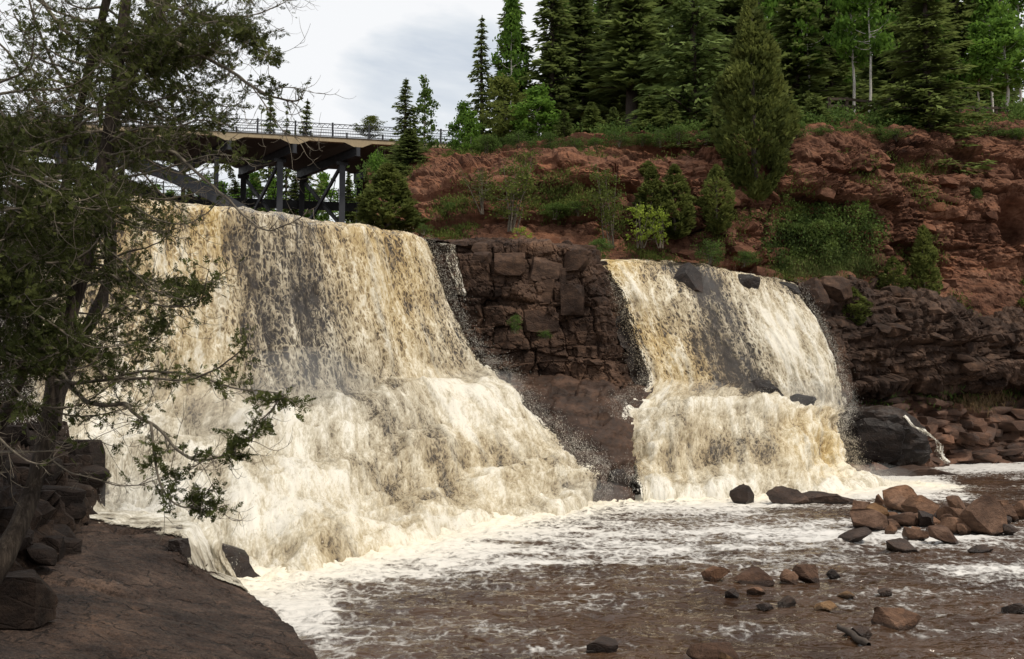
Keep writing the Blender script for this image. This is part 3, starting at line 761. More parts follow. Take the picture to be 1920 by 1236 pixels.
# ---- low brown slabs between the cascades
low = ctrl3([
 [(900,700,37.5),(960,702,37.4),(1060,708,37.4),(1150,712,37.4),(1230,715,38.2)],
 [(930,726,35.6),(985,728,35.4),(1060,730,35.4),(1140,728,35.8),(1225,728,36.8)],
 [(960,772,33.6),(1020,770,33.6),(1075,775,33.6),(1130,772,34),(1190,775,35)],
 [(1020,830,32.2),(1075,830,32.1),(1105,835,32),(1140,830,32.2),(1185,835,33)],
 [(1070,890,31.2),(1105,890,30.9),(1125,890,30.8),(1150,892,31),(1190,890,31.6)],
 [(1090,950,30.3),(1120,950,30),(1135,950,29.9),(1155,950,30),(1190,950,30.4)],
])
def low_relief(p, u, v):
    b0 = bricky(p[:, 0] - .3 * p[:, 1], p[:, 2] + .35 * p[:, 1], 1.9, .75, .10, 1.0, 43, .8, .1)
    b1 = bricky(p[:, 0] - .3 * p[:, 1], p[:, 2] + .35 * p[:, 1], .8, .36, .06, 1.0, 44, .3, .1)
    return .26 * b0 + .07 * b1 + .16 * fbm(p * 1.2, 4) + .04 * fbm(p * 5, 2)
o, LOWX, _ = sheet('rock_slab', low, 130, 100, M_SLAB, low_relief, 1, soft=True, facing=(0, -.7, .7))
tag(o, 'smooth brown wet rock slabs between the two foaming cascades', 'rock slab', None, 'structure')

# ---- dark ledge right of the right fall
rw = ctrl3([
 [(1488,520,46),(1560,510,47.5),(1620,512,49.5),(1690,535,51),(1760,560,52.5),(1840,585,53.5),(1960,610,54.5),(2200,640,55)],
 [(1496,526,43.6),(1560,522,44.4),(1620,522,45.6),(1690,560,46.6),(1760,580,47.6),(1840,604,48.8),(1960,628,50.2),(2200,650,51.5)],
 [(1515,585,43.2),(1570,580,43.8),(1630,585,44.9),(1700,600,46),(1770,612,47),(1845,635,48.2),(1965,650,49.8),(2200,670,51)],
 [(1545,650,42.8),(1590,650,43.4),(1640,655,44.5),(1705,660,45.6),(1775,660,46.7),(1850,675,48),(1965,685,49.6),(2200,700,51)],
 [(1580,722,43.2),(1610,722,44),(1655,718,45.2),(1715,716,46.6),(1780,712,47.8),(1850,722,49.2),(1965,726,50.6),(2200,735,52)],
 [(1590,750,45),(1620,748,46),(1660,742,47.5),(1720,738,48.5),(1790,738,50),(1860,742,51.5),(1970,748,53),(2200,755,54)],
])
def rw_relief(p, u, v):
    run = p[:, 0]
    b0 = bricky(run, p[:, 2], 2.4, 1.1, .10, .9, 23, .7, -.12)
    b1 = bricky(run, p[:, 2], .9, .42, .07, .8, 24, .4, -.12)
    b2, _, _ = blocky(p + 13, (.5, .5, .3), .06, .9)
    return .5 * b0 + .26 * b1 + .10 * b2 + .35 * fbm(p * .5, 3) + .06 * fbm(p * 2.5, 3)
o, RWX, RWN = sheet('rock_ledge', rw, 150, 300, M_DARK, rw_relief, 1, soft=False)
rock_ledge = tag(o, 'dark undercut rock ledge right of the right waterfall', 'rock ledge', None, 'structure')

# ---- lower brown slope at the right water's edge
ls = ctrl3([
 [(1540,700,50.5),(1640,700,52),(1720,698,53.5),(1800,700,55),(1880,704,56.5),(1970,706,58),(2200,712,59)],
 [(1560,738,45.5),(1640,735,47),(1720,732,48.5),(1800,734,50),(1880,740,51.5),(1970,742,53),(2200,750,54)],
 [(1565,770,45.2),(1640,768,46.6),(1720,770,48),(1800,776,49),(1880,782,50),(1970,784,51),(2200,790,52.5)],
 [(1570,815,45),(1640,812,46.2),(1720,812,47.2),(1800,820,48.4),(1880,828,49.4),(1970,832,50),(2200,830,51)],
 [(1575,860,44.5),(1640,855,45.8),(1720,850,47),(1800,850,49.2),(1880,862,49.8),(1970,874,49.5),(2200,870,50)],
 [(1580,895,40.5),(1640,892,41.5),(1720,885,43.5),(1800,868,48.4),(1880,878,48.3),(1970,892,47.6),(2200,890,48)],
])
def ls_relief(p, u, v):
    b1, _, _ = blocky(p + 31, (2.6, 2.0, .5), .08, .6)
    lay = noise3(np.stack([p[:, 0] * .25 + p[:, 2] * .6, p[:, 1] * .25, p[:, 2] * 2.2 - p[:, 0] * .35], 1))
    return .42 * b1 + .20 * lay + .15 * fbm(p * 1.1, 4)
M_SLOPE = rock_mat('shore_rock', (0.022, 0.013, 0.009), (0.068, 0.038, 0.026), (0.15, 0.082, 0.055), rough=0.75, spec=0.3)
o, LSX, _ = sheet('rock_shore', ls, 110, 150, M_SLOPE, ls_relief, 1, soft=False, facing=(0, -.7, .7))
rock_shore = tag(o, 'layered brown rock shore under the dark ledge at right', 'rock shore', None, 'structure')

# ---- foreground ledge on the left
E = lambda px, py, Y, dx, z: P(px, py, Y) * (1, 1, 0) + np.array([dx, 0, z])
lg_rows = [
 [(-260,930,20.5),(60,938,20),(180,955,19.2),(290,968,18.4),(372,985,17.4)],
 [(-260,985,16.8),(60,985,16.6),(180,1000,16.4),(270,1006,16.2),(338,1012,15.9)],
 [(-260,1030,14.6),(60,1030,14.6),(180,1036,14.9),(280,1044,15.1),(345,1056,15.4)],
 [(-260,1062,13.3),(60,1062,13.4),(180,1066,13.8),(320,1076,14.7),(440,1088,16.3)],
 [(-260,1105,12),(0,1105,12.2),(150,1108,12.6),(330,1114,13.8),(480,1126,15.0)],
 [(-260,1165,10.2),(20,1165,10.4),(180,1168,10.8),(370,1172,11.9),(545,1172,13.3)],
 [(-260,1236,8.4),(100,1236,9),(250,1236,9.6),(430,1236,10.5),(600,1240,11.5)],
 [(-260,1420,5.6),(150,1420,6.2),(320,1420,6.8),(520,1420,7.6),(690,1380,9.0)],
]
LG = []
for r in lg_rows:
    q_ = [P(*c) for c in r]
    e_ = q_[-1]
    q_.append(e_ + np.array([.16, .02, -.26])); q_.append(e_ + np.array([.42, .05, -.9]))
    LG.append(q_)
first = LG[-1]
LG.append([np.array([-9, -1, 1.5]), np.array([-3, -1, 1.4]), np.array([-1, -1, 1.3]), np.array([.6, -1, 1.1]), np.array([1.4, 2, .4]), np.array([1.6, 2.2, .1]), np.array([2, 2.5, -.7])])
def lg_relief(p, u, v):
    b1, _, _ = blocky(p * (1, 1, .3) + 51, (2.6, 1.7, 3), .05, .35)
    ed = 1 - .8 * sstep(.0, .06, u) * 0
    lay = np.round(fbm(p * (.5, .8, .5) + 4, 3) * 5) / 5
    return .07 * b1 + .06 * lay + .05 * fbm(p * 1.6, 4) + .03 * fbm(p * (4, 9, 4), 3) + .012 * fbm(p * (16, 30, 16), 2) + .05 * (np.floor(fbm(p * (1.3, 2.6, 1.3) + 14, 4) * 7) / 7)
o, LGX, _ = sheet('bedrock_ledge', LG, 440, 300, M_LEDGE, lg_relief, 1, facing=(0, -.2, 1))
tag(o, 'flat dark brown bedrock ledge in the foreground at left', 'rock ledge', None, 'structure')

# ---- steep left bank behind the ledge
lb = ctrl3([
 [(176,956,19.2),(150,985,17.0),(105,1030,14.8),(60,1072,12.8),(-60,1120,11),(-300,1180,9.6)],
 [(172,915,19.5),(140,945,17.2),(98,985,15.0),(40,1020,12.9),(-80,1050,11),(-320,1080,9.6)],
 [(160,855,19.9),(118,895,17.8),(80,935,15.4),(10,950,13.2),(-110,960,11.2),(-360,980,9.8)],
 [(128,812,20.8),(85,850,18.6),(40,880,16.4),(-40,870,14.2),(-160,870,12),(-420,880,10.4)],
 [(60,780,22.6),(10,790,20.5),(-40,790,18.6),(-140,780,16.4),(-260,770,14),(-560,760,12.4)],
 [(-60,690,25),(-120,690,23.6),(-180,680,22),(-300,660,20),(-460,640,18),(-800,600,16)],
 [(-420,520,30),(-480,520,29),(-560,500,28),(-700,480,27),(-900,460,26),(-1300,420,25)],
])
def lb_relief(p, u, v):
    run = p[:, 1] - .5 * p[:, 0]
    b0 = bricky(run, p[:, 2], 1.0, .5, .08, .9, 33, .7)
    b1 = bricky(run, p[:, 2], .42, .22, .05, .9, 34, .3)
    return .34 * b0 + .15 * b1 + .2 * fbm(p * .8, 4) + .05 * fbm(p * 3, 3)
o, LBX, _ = sheet('river_bank', lb, 130, 170, M_BANK, lb_relief, 1, soft=False, facing=(.7, -.5, .4))
river_bank = tag(o, 'steep dark stony bank under the cedars at left', 'bank', None, 'structure')
V, F_ = boxes([((0, 400, -3.2), (900, 900, .5), None)])
tag(add('ground', mesh_np('ground', V, F_, None, False, [M_SLOPE])), 'far ground', 'ground', None, 'structure')
# ------------------------------------------------------------------ road bridge upstream
def pmat(name, col, rough, var=.15, spec=.4, metallic=0.0, scale=2.0):
    b = NB(name)
    n = b.noise(b.pos((1, 1, .6)), scale, 6, .65)
    c = b.ramp(n, [(.3, tuple(x * (1 - var) for x in col)), (.7, tuple(x * (1 + var) for x in col))])
    return b.out(b.bsdf(c, b.mr(n, .3, .7, rough - .1, rough + .1), b.bump(n, .15, .02), spec, Metallic=metallic))
M_STEEL = pmat('shade_darkened_steel', (.008, .0085, .010), .6)  # dark steel, its colour lowered further for the deep shade under the deck
M_STEEL_LIT = pmat('lit_grey_steel', (.027, .029, .035), .55)  # lighter copy of the steel; sunlit look of near members put into the colour
M_CONC = pmat('tan_concrete', (.34, .27, .17), .85, .18)
M_SOFFIT = pmat('grey_concrete', (.065, .06, .054), .9, .2)
M_RAIL = pmat('black_rail_paint', (.018, .02, .025), .45)

b1, b2 = P(380, 246, 80.), P(845, 270, 84.3)
zd = (b1[2] + b2[2]) / 2
eD = (b2 - b1) * (1, 1, 0); eD /= np.linalg.norm(eD)
cD = np.array([-.62, .78, 0]); cD /= np.linalg.norm(cD)
BO = np.array([b1[0], b1[1], 0])
def B(s, t, z): return BO + eD * s + cD * t + np.array([0, 0, z])
WB = 11.2
sL, sR = -24., 24.5
bridge = tag(empty('road_bridge', tuple(B(0, WB / 2, 8.))), 'long road bridge on dark steel bents and arch ribs crossing above the left waterfall', 'bridge')
def bp(name, lst, mat, loc0=np.array(bridge.location)):
    V, F_ = boxes(lst)
    return add(name, mesh_np(name, V - loc0, F_, None, False, [mat]), bridge)
def prism(name, poly_t, s0, s1, mat):
    """polygon in (t, z) swept along the bridge from s0 to s1"""
    n = len(poly_t); V = np.array([B(s, t, z) for s in (s0, s1) for t, z in poly_t]) - np.array(bridge.location)
    q4 = np.array([[k, (k + 1) % n, n + (k + 1) % n, n + k] for k in range(n)])
    o = add(name, mesh_np(name, V, [q4, np.array([range(n)][0:1])[:, ::-1], np.array([range(n, 2 * n)])], None, False, [mat]), bridge)
    return o
prism('deck_slab', [(0.35, zd - .34), (WB, zd - .34), (WB, zd - .02), (.35, zd - .02)], sL, sR, M_SOFFIT)
prism('fascia', [(0., zd - .33), (.35, zd - .345), (.35, zd), (0, zd)], sL, sR, M_CONC)
prism('kerb_strip', [(-.06, zd + .004), (.3, zd + .004), (.3, zd + .07), (-.06, zd + .07)], sL, sR, M_SOFFIT)
s553 = float(np.dot(P(553, 262, 81.6) - BO, eD)); pitch_b = 5.22
bents = [s553 + pitch_b * k for k in range(-5, 5)]
for k, s in enumerate(bents):
    if s > sR: continue
    # haunch of the concrete edge over each cross beam
    V = []
    for t in (0.0, WB):
        V += [B(s - 1.15, t, zd - .332), B(s - .35, t, zd - .68), B(s + .35, t, zd - .68), B(s + 1.15, t, zd - .332)]
    V = np.array(V) - np.array(bridge.location)
    Fh = [np.array([[0, 1, 2, 3], [7, 6, 5, 4], [0, 4, 5, 1], [1, 5, 6, 2], [2, 6, 7, 3], [3, 7, 4, 0]])]
    add('haunch', mesh_np('haunch', V, Fh, None, False, [M_CONC, M_SOFFIT], [0, 0, 1, 1, 1, 1]), bridge)
    bp('cross_beam', [bar(B(s, .05, zd - 1.05), B(s, WB - .1, zd - 1.05), .34, .74), bar(B(s, .045, zd - .70), B(s, WB - .1, zd - .70), .5, .05), bar(B(s, .03, zd - 1.42), B(s, WB - .1, zd - 1.42), .5, .06)], M_STEEL)
    bp('end_plate', [(B(s, 0.02, zd - 1.07), (.17, .03, .38), None)], M_STEEL_LIT)
tn, tf = 2.7, 10.3
for k, s in enumerate(bents[5:9]):
    for t in (tn, tf):
        bp('column', [bar(B(s, t, 7.5), B(s, t, zd - 1.45), .46, .5, up=eD)], M_STEEL_LIT if t == tn else M_STEEL)
        bp('column_cap', [bar(B(s - .5, t, zd - 1.6), B(s + .5, t, zd - 1.6), .5, .3)], M_STEEL)
    zt, zb = zd - 1.9, zd - 7.0
    for (t0, t1, dx) in ((tn + .2, tf - .2, -.11), (tf - .2, tn + .2, .11)):
        bp('cross_brace', [bar(B(s + dx, t0, zt), B(s + dx, t1, zb), .2, .3)], M_STEEL if dx > 0 else M_STEEL_LIT)
# arch ribs and their spandrel posts, longitudinal beam under the deck
rs_s, rs_z = [-24, -14, -7.6, -2.7, 1.3, 5.0, 9.0], [23.6, 23.5, 23.2, 22.3, 20.6, 18.6, 16.3]
for t, mt_ in ((tn, M_STEEL_LIT), (tf, M_STEEL)):
    ss = np.linspace(-24, 9.0, 24)
    pts = np.array([B(s, t, np.interp(s, rs_s, rs_z)) for s in ss])
    pts[1:-1] = (pts[:-2] + 2 * pts[1:-1] + pts[2:]) / 4
    bp('arch_rib', [bar(pts[k], pts[k + 1] + (pts[k + 1] - pts[k]) * .01, .5, 1.1) for k in range(len(pts) - 1)], mt_)
    for s in bents[2:5]:
        zz_ = np.interp(s, rs_s, rs_z)
        if zd - 1.9 - zz_ > .4: bp('spandrel_post', [bar(B(s, t, zz_), B(s, t, zd - 1.45), .36, .36, up=eD)], mt_)
# lower footbridge hung behind the columns
zw = P(560, 386, 93)[2]
tw = 12.4
bp('footway_deck', [bar(B(-20, tw, zw), B(23, tw, zw), 2.0, .42), bar(B(-20, tw - 1.05, zw - .25), B(23, tw - 1.05, zw - .25), .16, .7)], M_STEEL)
L_ = []
for k in range(4): L_.append(bar(B(-20, tw - 1, zw + .35 + .33 * k), B(23, tw - 1, zw + .35 + .33 * k), .05, .05))
bp('footway_rail', L_, M_RAIL)
for s in np.arange(-20, 23, 2.6): bp('footway_post', [bar(B(s, tw - 1, zw + .1), B(s, tw - 1, zw + 1.5), .1, .1, up=eD)], M_RAIL)
for s in np.arange(-17, 20, 5.22): bp('hanger', [bar(B(s + 1.3, tw - 1.1, zw), B(s + 1.3, tf, zd - 1.5), .07, .07, up=eD)], M_RAIL)
# railing
sp = 3.05
s0 = float(np.dot(P(412, 240, 80.2) - BO, eD)) - 9 * sp
posts = [s0 + sp * k for k in range(0, 17) if s0 + sp * k < sR]
def rail_run(name, t, zs, h, s_off, wav):
    zb0 = zd + .07
    L_ = [bar(B(sL, t, zb0 + z), B(sR, t, zb0 + z), .05, w_) for z, w_ in zs]
    bp(name, L_, M_RAIL)
    return zb0
zb0 = rail_run('hand_rail', .12, ((1.13, .06), (.80, .045), (.62, .04), (.10, .04)), 1.2, 0, True)
for s in posts: bp('railing_post', [bar(B(s, .12, zb0), B(s, .12, zb0 + 1.24), .17, .15, up=eD)], M_RAIL)
L_ = []
for s in np.arange(sL, sR, .14): L_.append(bar(B(s, .12, zb0 + .10), B(s, .12, zb0 + .62), .022, .022, up=eD))
o = bp('picket_row', L_, M_RAIL); o['kind'] = 'stuff'
L_ = []
for s in np.arange(sL, sR, .42):
    L_.append(bar(B(s, .12, zb0 + .80), B(s + .24, .12, zb0 + 1.12), .03, .04))
    L_.append(bar(B(s + .24, .12, zb0 + 1.05), B(s + .42, .12, zb0 + .98), .03, .035))
o = bp('rail_ornament', L_, M_RAIL); o['kind'] = 'stuff'
bp('barrier_rail', [bar(B(sL, 2.0, zb0 + z), B(sR, 2.0, zb0 + z), .06, .06) for z in (.3, .55, .82)], M_RAIL)
for s in posts: bp('barrier_post', [bar(B(s + 2.1, 2.0, zb0 - .06), B(s + 2.1, 2.0, zb0 + .9), .17, .15, up=eD)], M_RAIL)
bp('abutment', [(B(sR + 1.2, WB / 2, zd - 6.5), (2.2, WB / 2 - .3, 5.6), np.stack([eD, cD, [0, 0, 1]]))], M_SOFFIT)
# ------------------------------------------------------------------ foliage
def leaf_mat(name, c0, c1, c2, trans=.3):
    b = NB(name)
    oi = b.new("ShaderNodeObjectInfo")
    t = b.math('ADD', b.attr('tint'), b.math('MULTIPLY', b.math('SUBTRACT', oi.outputs['Random'], .5), .35))
    col = b.ramp(t, [(.1, c0), (.5, c1), (.9, c2)])
    sh = b.bsdf(col, .7, None, .08)
    tr = b.new("ShaderNodeBsdfTranslucent"); b.l.new(b.mix(.4, col, c2), tr.inputs[0])
    mx = b.new("ShaderNodeMixShader"); mx.inputs[0].default_value = trans
    b.l.new(sh, mx.inputs[1]); b.l.new(tr.outputs[0], mx.inputs[2])
    return b.out(mx.outputs[0])
M_SPRUCE = leaf_mat('spruce_needles', (.030, .042, .014), (.090, .120, .038), (.175, .22, .062), .38)
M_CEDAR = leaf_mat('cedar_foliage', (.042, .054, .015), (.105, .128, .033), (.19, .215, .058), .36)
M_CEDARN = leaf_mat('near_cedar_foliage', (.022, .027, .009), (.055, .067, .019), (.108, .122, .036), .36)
M_PINE = leaf_mat('pine_needles', (.032, .052, .016), (.08, .12, .034), (.15, .20, .06), .25)
M_LEAF = leaf_mat('fresh_leaves', (.05, .10, .018), (.10, .19, .030), (.17, .29, .045), .45)
M_LEAFD = leaf_mat('green_leaves', (.034, .06, .016), (.072, .12, .028), (.125, .19, .045), .42)
M_LEAFY = leaf_mat('olive_leaves', (.05, .068, .016), (.095, .12, .028), (.16, .185, .045), .4)
M_YELL = leaf_mat('yellow_green_leaves', (.10, .15, .02), (.20, .27, .035), (.30, .37, .06), .45)
M_GRASS = leaf_mat('grass_blades', (.04, .06, .016), (.08, .11, .03), (.16, .16, .06), .35)
M_BARK = pmat('grey_bark', (.060, .048, .040), .9, .45, .15, 0, 9)
M_BARKP = pmat('pale_bark', (.42, .40, .36), .8, .3, .2, 0, 5)
M_TWIG = pmat('grey_twigs', (.135, .115, .088), .9, .45, .15, 0, 14)

def leaves(C, D, L, W, rs, tint, flat=None):
    """rhombic leaves / sprays: centres C, long axes D, lengths L, widths W"""
    n = len(C)
    D = D / (np.linalg.norm(D, axis=1)[:, None] + 1e-9)
    up = rs.normal(size=(n, 3)) if flat is None else rs.normal(size=(n, 3)) * (1 - flat) + np.array([0, 0, 1.]) * flat
    S = np.cross(D, up); S /= np.linalg.norm(S, axis=1)[:, None] + 1e-9
    L = np.broadcast_to(L, (n,))[:, None]; W = np.broadcast_to(W, (n,))[:, None]
    V = np.stack([C - D * L * .5, C + S * W * .5 - D * L * .05, C + D * L * .5, C - S * W * .5 - D * L * .05], 1).reshape(-1, 3)
    F_ = np.arange(4 * n).reshape(n, 4)
    return V, F_, np.repeat(tint, 4)

def joinm(parts):
    Vs, Fs, Ts, n = [], [], [], 0
    for V, F_, t in parts:
        Vs.append(V); Fs.append(F_ + n); Ts.append(t); n += len(V)
    return np.concatenate(Vs), np.concatenate(Fs), np.concatenate(Ts)

def crown_mesh(name, parts, mat):
    V, F_, T = joinm(parts)
    return mesh_np(name, V, F_, dict(tint=T), False, [mat])

def wob_line(rs, H, n=9, w=.02):
    z = np.linspace(0, H, n)
    return np.stack([np.cumsum(rs.normal(0, w * H / n, n)), np.cumsum(rs.normal(0, w * H / n, n)), z], 1)

def spruce_proto(seed, R=1.0, H=5.0, bare=.06, dens=1.0, droop=.25, mat=None, sparse=0.0, step=(.018, .032), flat=.55, ls=.052):
    rs = np.random.RandomState(seed)
    tr = wob_line(rs, H); limbs = [(tr, np.linspace(.020 * H, .003 * H, 9))]
    Cs, Ds, Ts, Ls = [], [], [], []
    z = bare * H
    while z < H * .985:
        f = z / H
        r0 = R * (1 - f) ** .80 * (.9 + .1 * math.cos(f * 30)) + .02 * H * (1 - f)
        nb = rs.randint(5, 8)
        a0 = rs.rand() * 6.28
        for k in range(nb):
            if rs.rand() < sparse: continue
            az = a0 + k * 6.283 / nb + rs.normal(0, .25)
            r = r0 * rs.uniform(.55, 1.15)
            d = np.array([math.cos(az), math.sin(az), 0])
            m = max(4, int(11 * dens * (r / R) ** .7 + 3))
            t = np.linspace(.12, 1, m)
            pos = np.interp(z, tr[:, 2], tr[:, 0]), np.interp(z, tr[:, 2], tr[:, 1])
            ln = np.stack([pos[0] + d[0] * r * t, pos[1] + d[1] * r * t, z - droop * r * (t ** .8) * (1 - .45 * t) * 1.6 + rs.normal(0, .01)], 1)
            if rs.rand() < .5: limbs.append((ln[:: max(1, m // 3)], np.linspace(.004 * H, .0012 * H, len(ln[:: max(1, m // 3)]))))
            for rep in range(3):
                side = np.array([-d[1], d[0], 0]) * (rs.uniform(-1, 1, (m, 1)))
                sp = .30 * r * (1.15 - t)[:, None] + .02 * H
                Cs.append(ln + side * sp * .7 + rs.normal(0, .006 * H, (m, 3)))
                Ds.append(d[None] * .8 + side * .9 + np.array([0, 0, -.25]) + rs.normal(0, .18, (m, 3)))
                Ts.append(.2 + .55 * t * rs.uniform(.6, 1.2, m) + .12 * rs.rand())
                Ls.append(np.full(m, ls * H) * rs.uniform(.6, 1.25, m) * (.55 + .45 * r / R))
        z += H * rs.uniform(*step)
    C, D, T, L = map(np.concatenate, (Cs, Ds, Ts, Ls))
    Vt, Ft = tubes(limbs, 5)
    return (mesh_np('trunk', Vt, Ft, None, True, [M_BARK]), crown_mesh('crown', [leaves(C, D, L, L * .34, rs, np.clip(T, 0, 1), flat)], mat or M_SPRUCE))

def cedar_proto(seed, R=1.0, H=5.0, n=6500, fat=.3, mat=None, size=.05):
    """dense cone of upright sprays with clumps and hollows"""
    rs = np.random.RandomState(seed)
    m = n * 3
    f = rs.rand(m) ** 1.25
    prof = (np.clip(f / fat, 0, 1) ** .45) * np.clip((1 - f) / (1 - fat), 0, 1) ** .72
    az = rs.rand(m) * 6.283
    lob = 1 + .42 * noise3(np.stack([np.cos(az) * 1.6, np.sin(az) * 1.6, f * 6 + seed], 1)) + .24 * noise3(np.stack([np.cos(az) * 4, np.sin(az) * 4, f * 15 + seed], 1))
    rr = R * prof * lob * (1 - .45 * rs.rand(m) ** 2.2)
    C = np.stack([rr * np.cos(az), rr * np.sin(az), f * H], 1)
    keep = (noise3(C / H * 11 + seed) + .22 * rs.normal(size=m)) > -.04
    C, az = C[keep][:n], az[keep][:n]
    out = np.stack([np.cos(az), np.sin(az), np.full(len(az), .75)], 1)
    D = out + rs.normal(0, .45, C.shape)
    T = np.clip(.48 + .55 * noise3(C / H * 9 + 5) + .16 * rs.normal(size=len(C)), 0, 1)
    L = size * H * rs.uniform(.5, 1.2, len(C))
    Vt, Ft = tubes([(wob_line(rs, H * .92), np.linspace(.018 * H, .003 * H, 9))], 5)
    return (mesh_np('trunk', Vt, Ft, None, True, [M_BARK]), crown_mesh('crown', [leaves(C, D, L, L * .5, rs, T)], mat or M_CEDAR))

def broad_proto(seed, R=1.0, H=4.0, n=4200, stems=1, mat=None, bark=None, bare=.3, size=.03, clus=60, spread=.16, thin=.012):
    """leafy tree or bush: forked stems carrying clusters of small leaves"""
    rs = np.random.RandomState(seed)
    limbs, tips = [], []
    for s in range(stems):
        lean = rs.normal(0, .10 if stems == 1 else .30, 2)
        base = rs.normal(0, .03 * H if stems > 1 else 0, 2)
        tr = wob_line(rs, H * rs.uniform(.82, .96), 9, .05)
        tr[:, :2] += base + np.linspace(0, 1, 9)[:, None] * lean * H * (.45 if stems > 1 else .3)
        limbs.append((tr, np.linspace(thin * H, .002 * H, 9)))
        for k in range(max(7, clus // stems)):
            f = rs.uniform(bare, .98)
            p0 = np.array([np.interp(f * tr[-1, 2], tr[:, 2], tr[:, i]) for i in range(3)])
            az = rs.rand() * 6.283
            w = math.sin(min(1, (f - bare) / (1 - bare) * 1.15 + .18) * math.pi) ** .7
            r = R * (.25 + .75 * w) * rs.uniform(.3, 1.0)
            d = np.array([math.cos(az) * r, math.sin(az) * r, r * rs.uniform(.1, .7)])
            q = p0 + d
            t = np.linspace(0, 1, 5)[:, None]
            ln = p0 + d * t + np.array([0, 0, -.12 * r]) * np.sin(t * math.pi)
            limbs.append((ln, np.linspace(thin * (.35 if stems > 1 else .20) * H, .0008 * H, 5)))
            tips.append((q, r))
    Cs, Ts = [], []
    per = max(8, n // len(tips))
    for q, r in tips:
        tt = rs.uniform(.0, 1, per)[:, None]
        c = q + rs.normal(0, spread * R * .9, (per, 3)) * (1, 1, .7) - np.array([0, 0, .1 * R])
        Cs.append(c); Ts.append(np.clip(rs.normal(.5, .18, per) + .12 * rs.normal(), 0, 1))
    C, T = np.concatenate(Cs), np.concatenate(Ts)
    C[:, 2] = np.maximum(C[:, 2], .01 * H)
    L = size * H * rs.uniform(.6, 1.3, len(C))
    Vt, Ft = tubes(limbs, 4)
    return (mesh_np('stem' if stems > 1 else 'trunk', Vt, Ft, None, True, [bark or M_BARK]), crown_mesh('crown' if stems == 1 else 'foliage', [leaves(C, rs.normal(size=C.shape), L, L * .72, rs, T)], mat or M_LEAFD))

PROTO = {
 'spruce': [spruce_proto(1, .95, 5, .07, 1.15, .25, None, .18), spruce_proto(2, .80, 5, .08, 1.1, .3, None, .2), spruce_proto(3, 1.0, 5, .20, 1.1, .22, None, .22), spruce_proto(4, .9, 5, .30, 1.0, .3, None, .30)],
 'slim_spruce': [spruce_proto(5, .95, 5, .04, .9, .34, None, .12, (.034, .052), .5, .050), spruce_proto(6, .85, 5, .05, .8, .28, None, .2, (.034, .055), .5, .052)],
 'big_spruce': [spruce_proto(7, 1.35, 5, .0, 2.2, .20, None, .05, (.026, .040), .86, .046)],
 'pine': [spruce_proto(8, 1.35, 5, .1, 1.3, -.12, M_PINE, .3)],
 'cedar': [cedar_proto(11, .85, 5, 6500), cedar_proto(12, .8, 5, 5000, .35), cedar_proto(13, .9, 5, 4200, .45)],
 'big_cedar': [cedar_proto(14, 1.0, 5, 15000, .36, None, .036)],
 'aspen': [broad_proto(21, .75, 4, 4200, 1, M_LEAF, M_BARKP, .28), broad_proto(22, .7, 4, 2600, 1, M_LEAF, M_BARKP, .38, .028, 50)],
 'aspen_sparse': [broad_proto(23, .55, 4, 1500, 1, M_LEAFD, M_BARKP, .25, .026, 46, .14)],
 'olive': [broad_proto(24, .85, 4, 3600, 1, M_LEAFY, M_BARK, .2, .026, 70)],
 'thicket': [broad_proto(25, .9, 3, 2400, 6, M_LEAFY, M_TWIG, .15, .03, 66), broad_proto(26, .95, 3, 1500, 6, M_LEAFY, M_TWIG, .25, .028, 66)],
 'bush': [broad_proto(27, 1.0, 2, 2200, 6, M_LEAFD, M_TWIG, .1, .045, 60), broad_proto(28, 1.1, 2, 2200, 7, M_LEAFD, M_TWIG, .1, .045, 60)],
 'bright_bush': [broad_proto(29, 1.0, 2.4, 850, 5, M_YELL, M_TWIG, .15, .046, 44, .10), broad_proto(30, 1.0, 2.4, 2400, 5, M_LEAF, M_TWIG, .1, .042, 60)],
}
_ext = {}
def proto_ext(me):
    if me.name not in _ext:
        v = np.empty(len(me.vertices) * 3, np.float32); me.vertices.foreach_get('co', v); v = v.reshape(-1, 3)
        w = np.percentile(np.hypot(v[:, 0], v[:, 1]), 97)
        _ext[me.name] = (w, v[:, 2].max())
    return _ext[me.name]

def plant(kind, k, px, base, top, width, Y, name, label, cat, group=None, rz=None, lean=0.0):
    """a plant copied from its kind: foot at photo row base, tip at row top, width px wide, Y metres away"""
    tm, cm = PROTO[kind][k % len(PROTO[kind])]
    p0 = P(px, base, Y); p1 = P(px, top, Y)
    h = p1[2] - p0[2]; w = width * Y / FPX
    ew, eh = proto_ext(cm)
    o = empty(name, tuple(p0 - np.array([0, 0, .02 * h])), rz if rz is not None else random.random() * 6.28)
    sx = w / 2 / ew; sz = h / eh
    o.scale = (sx, sx, sz)
    if lean: o.rotation_euler[1] = 0; o.rotation_euler[0] = 0
    tag(o, label, cat, group)
    a = add(tm.name.split('.')[0], tm, o); b = add(cm.name.split('.')[0], cm, o)
    return o

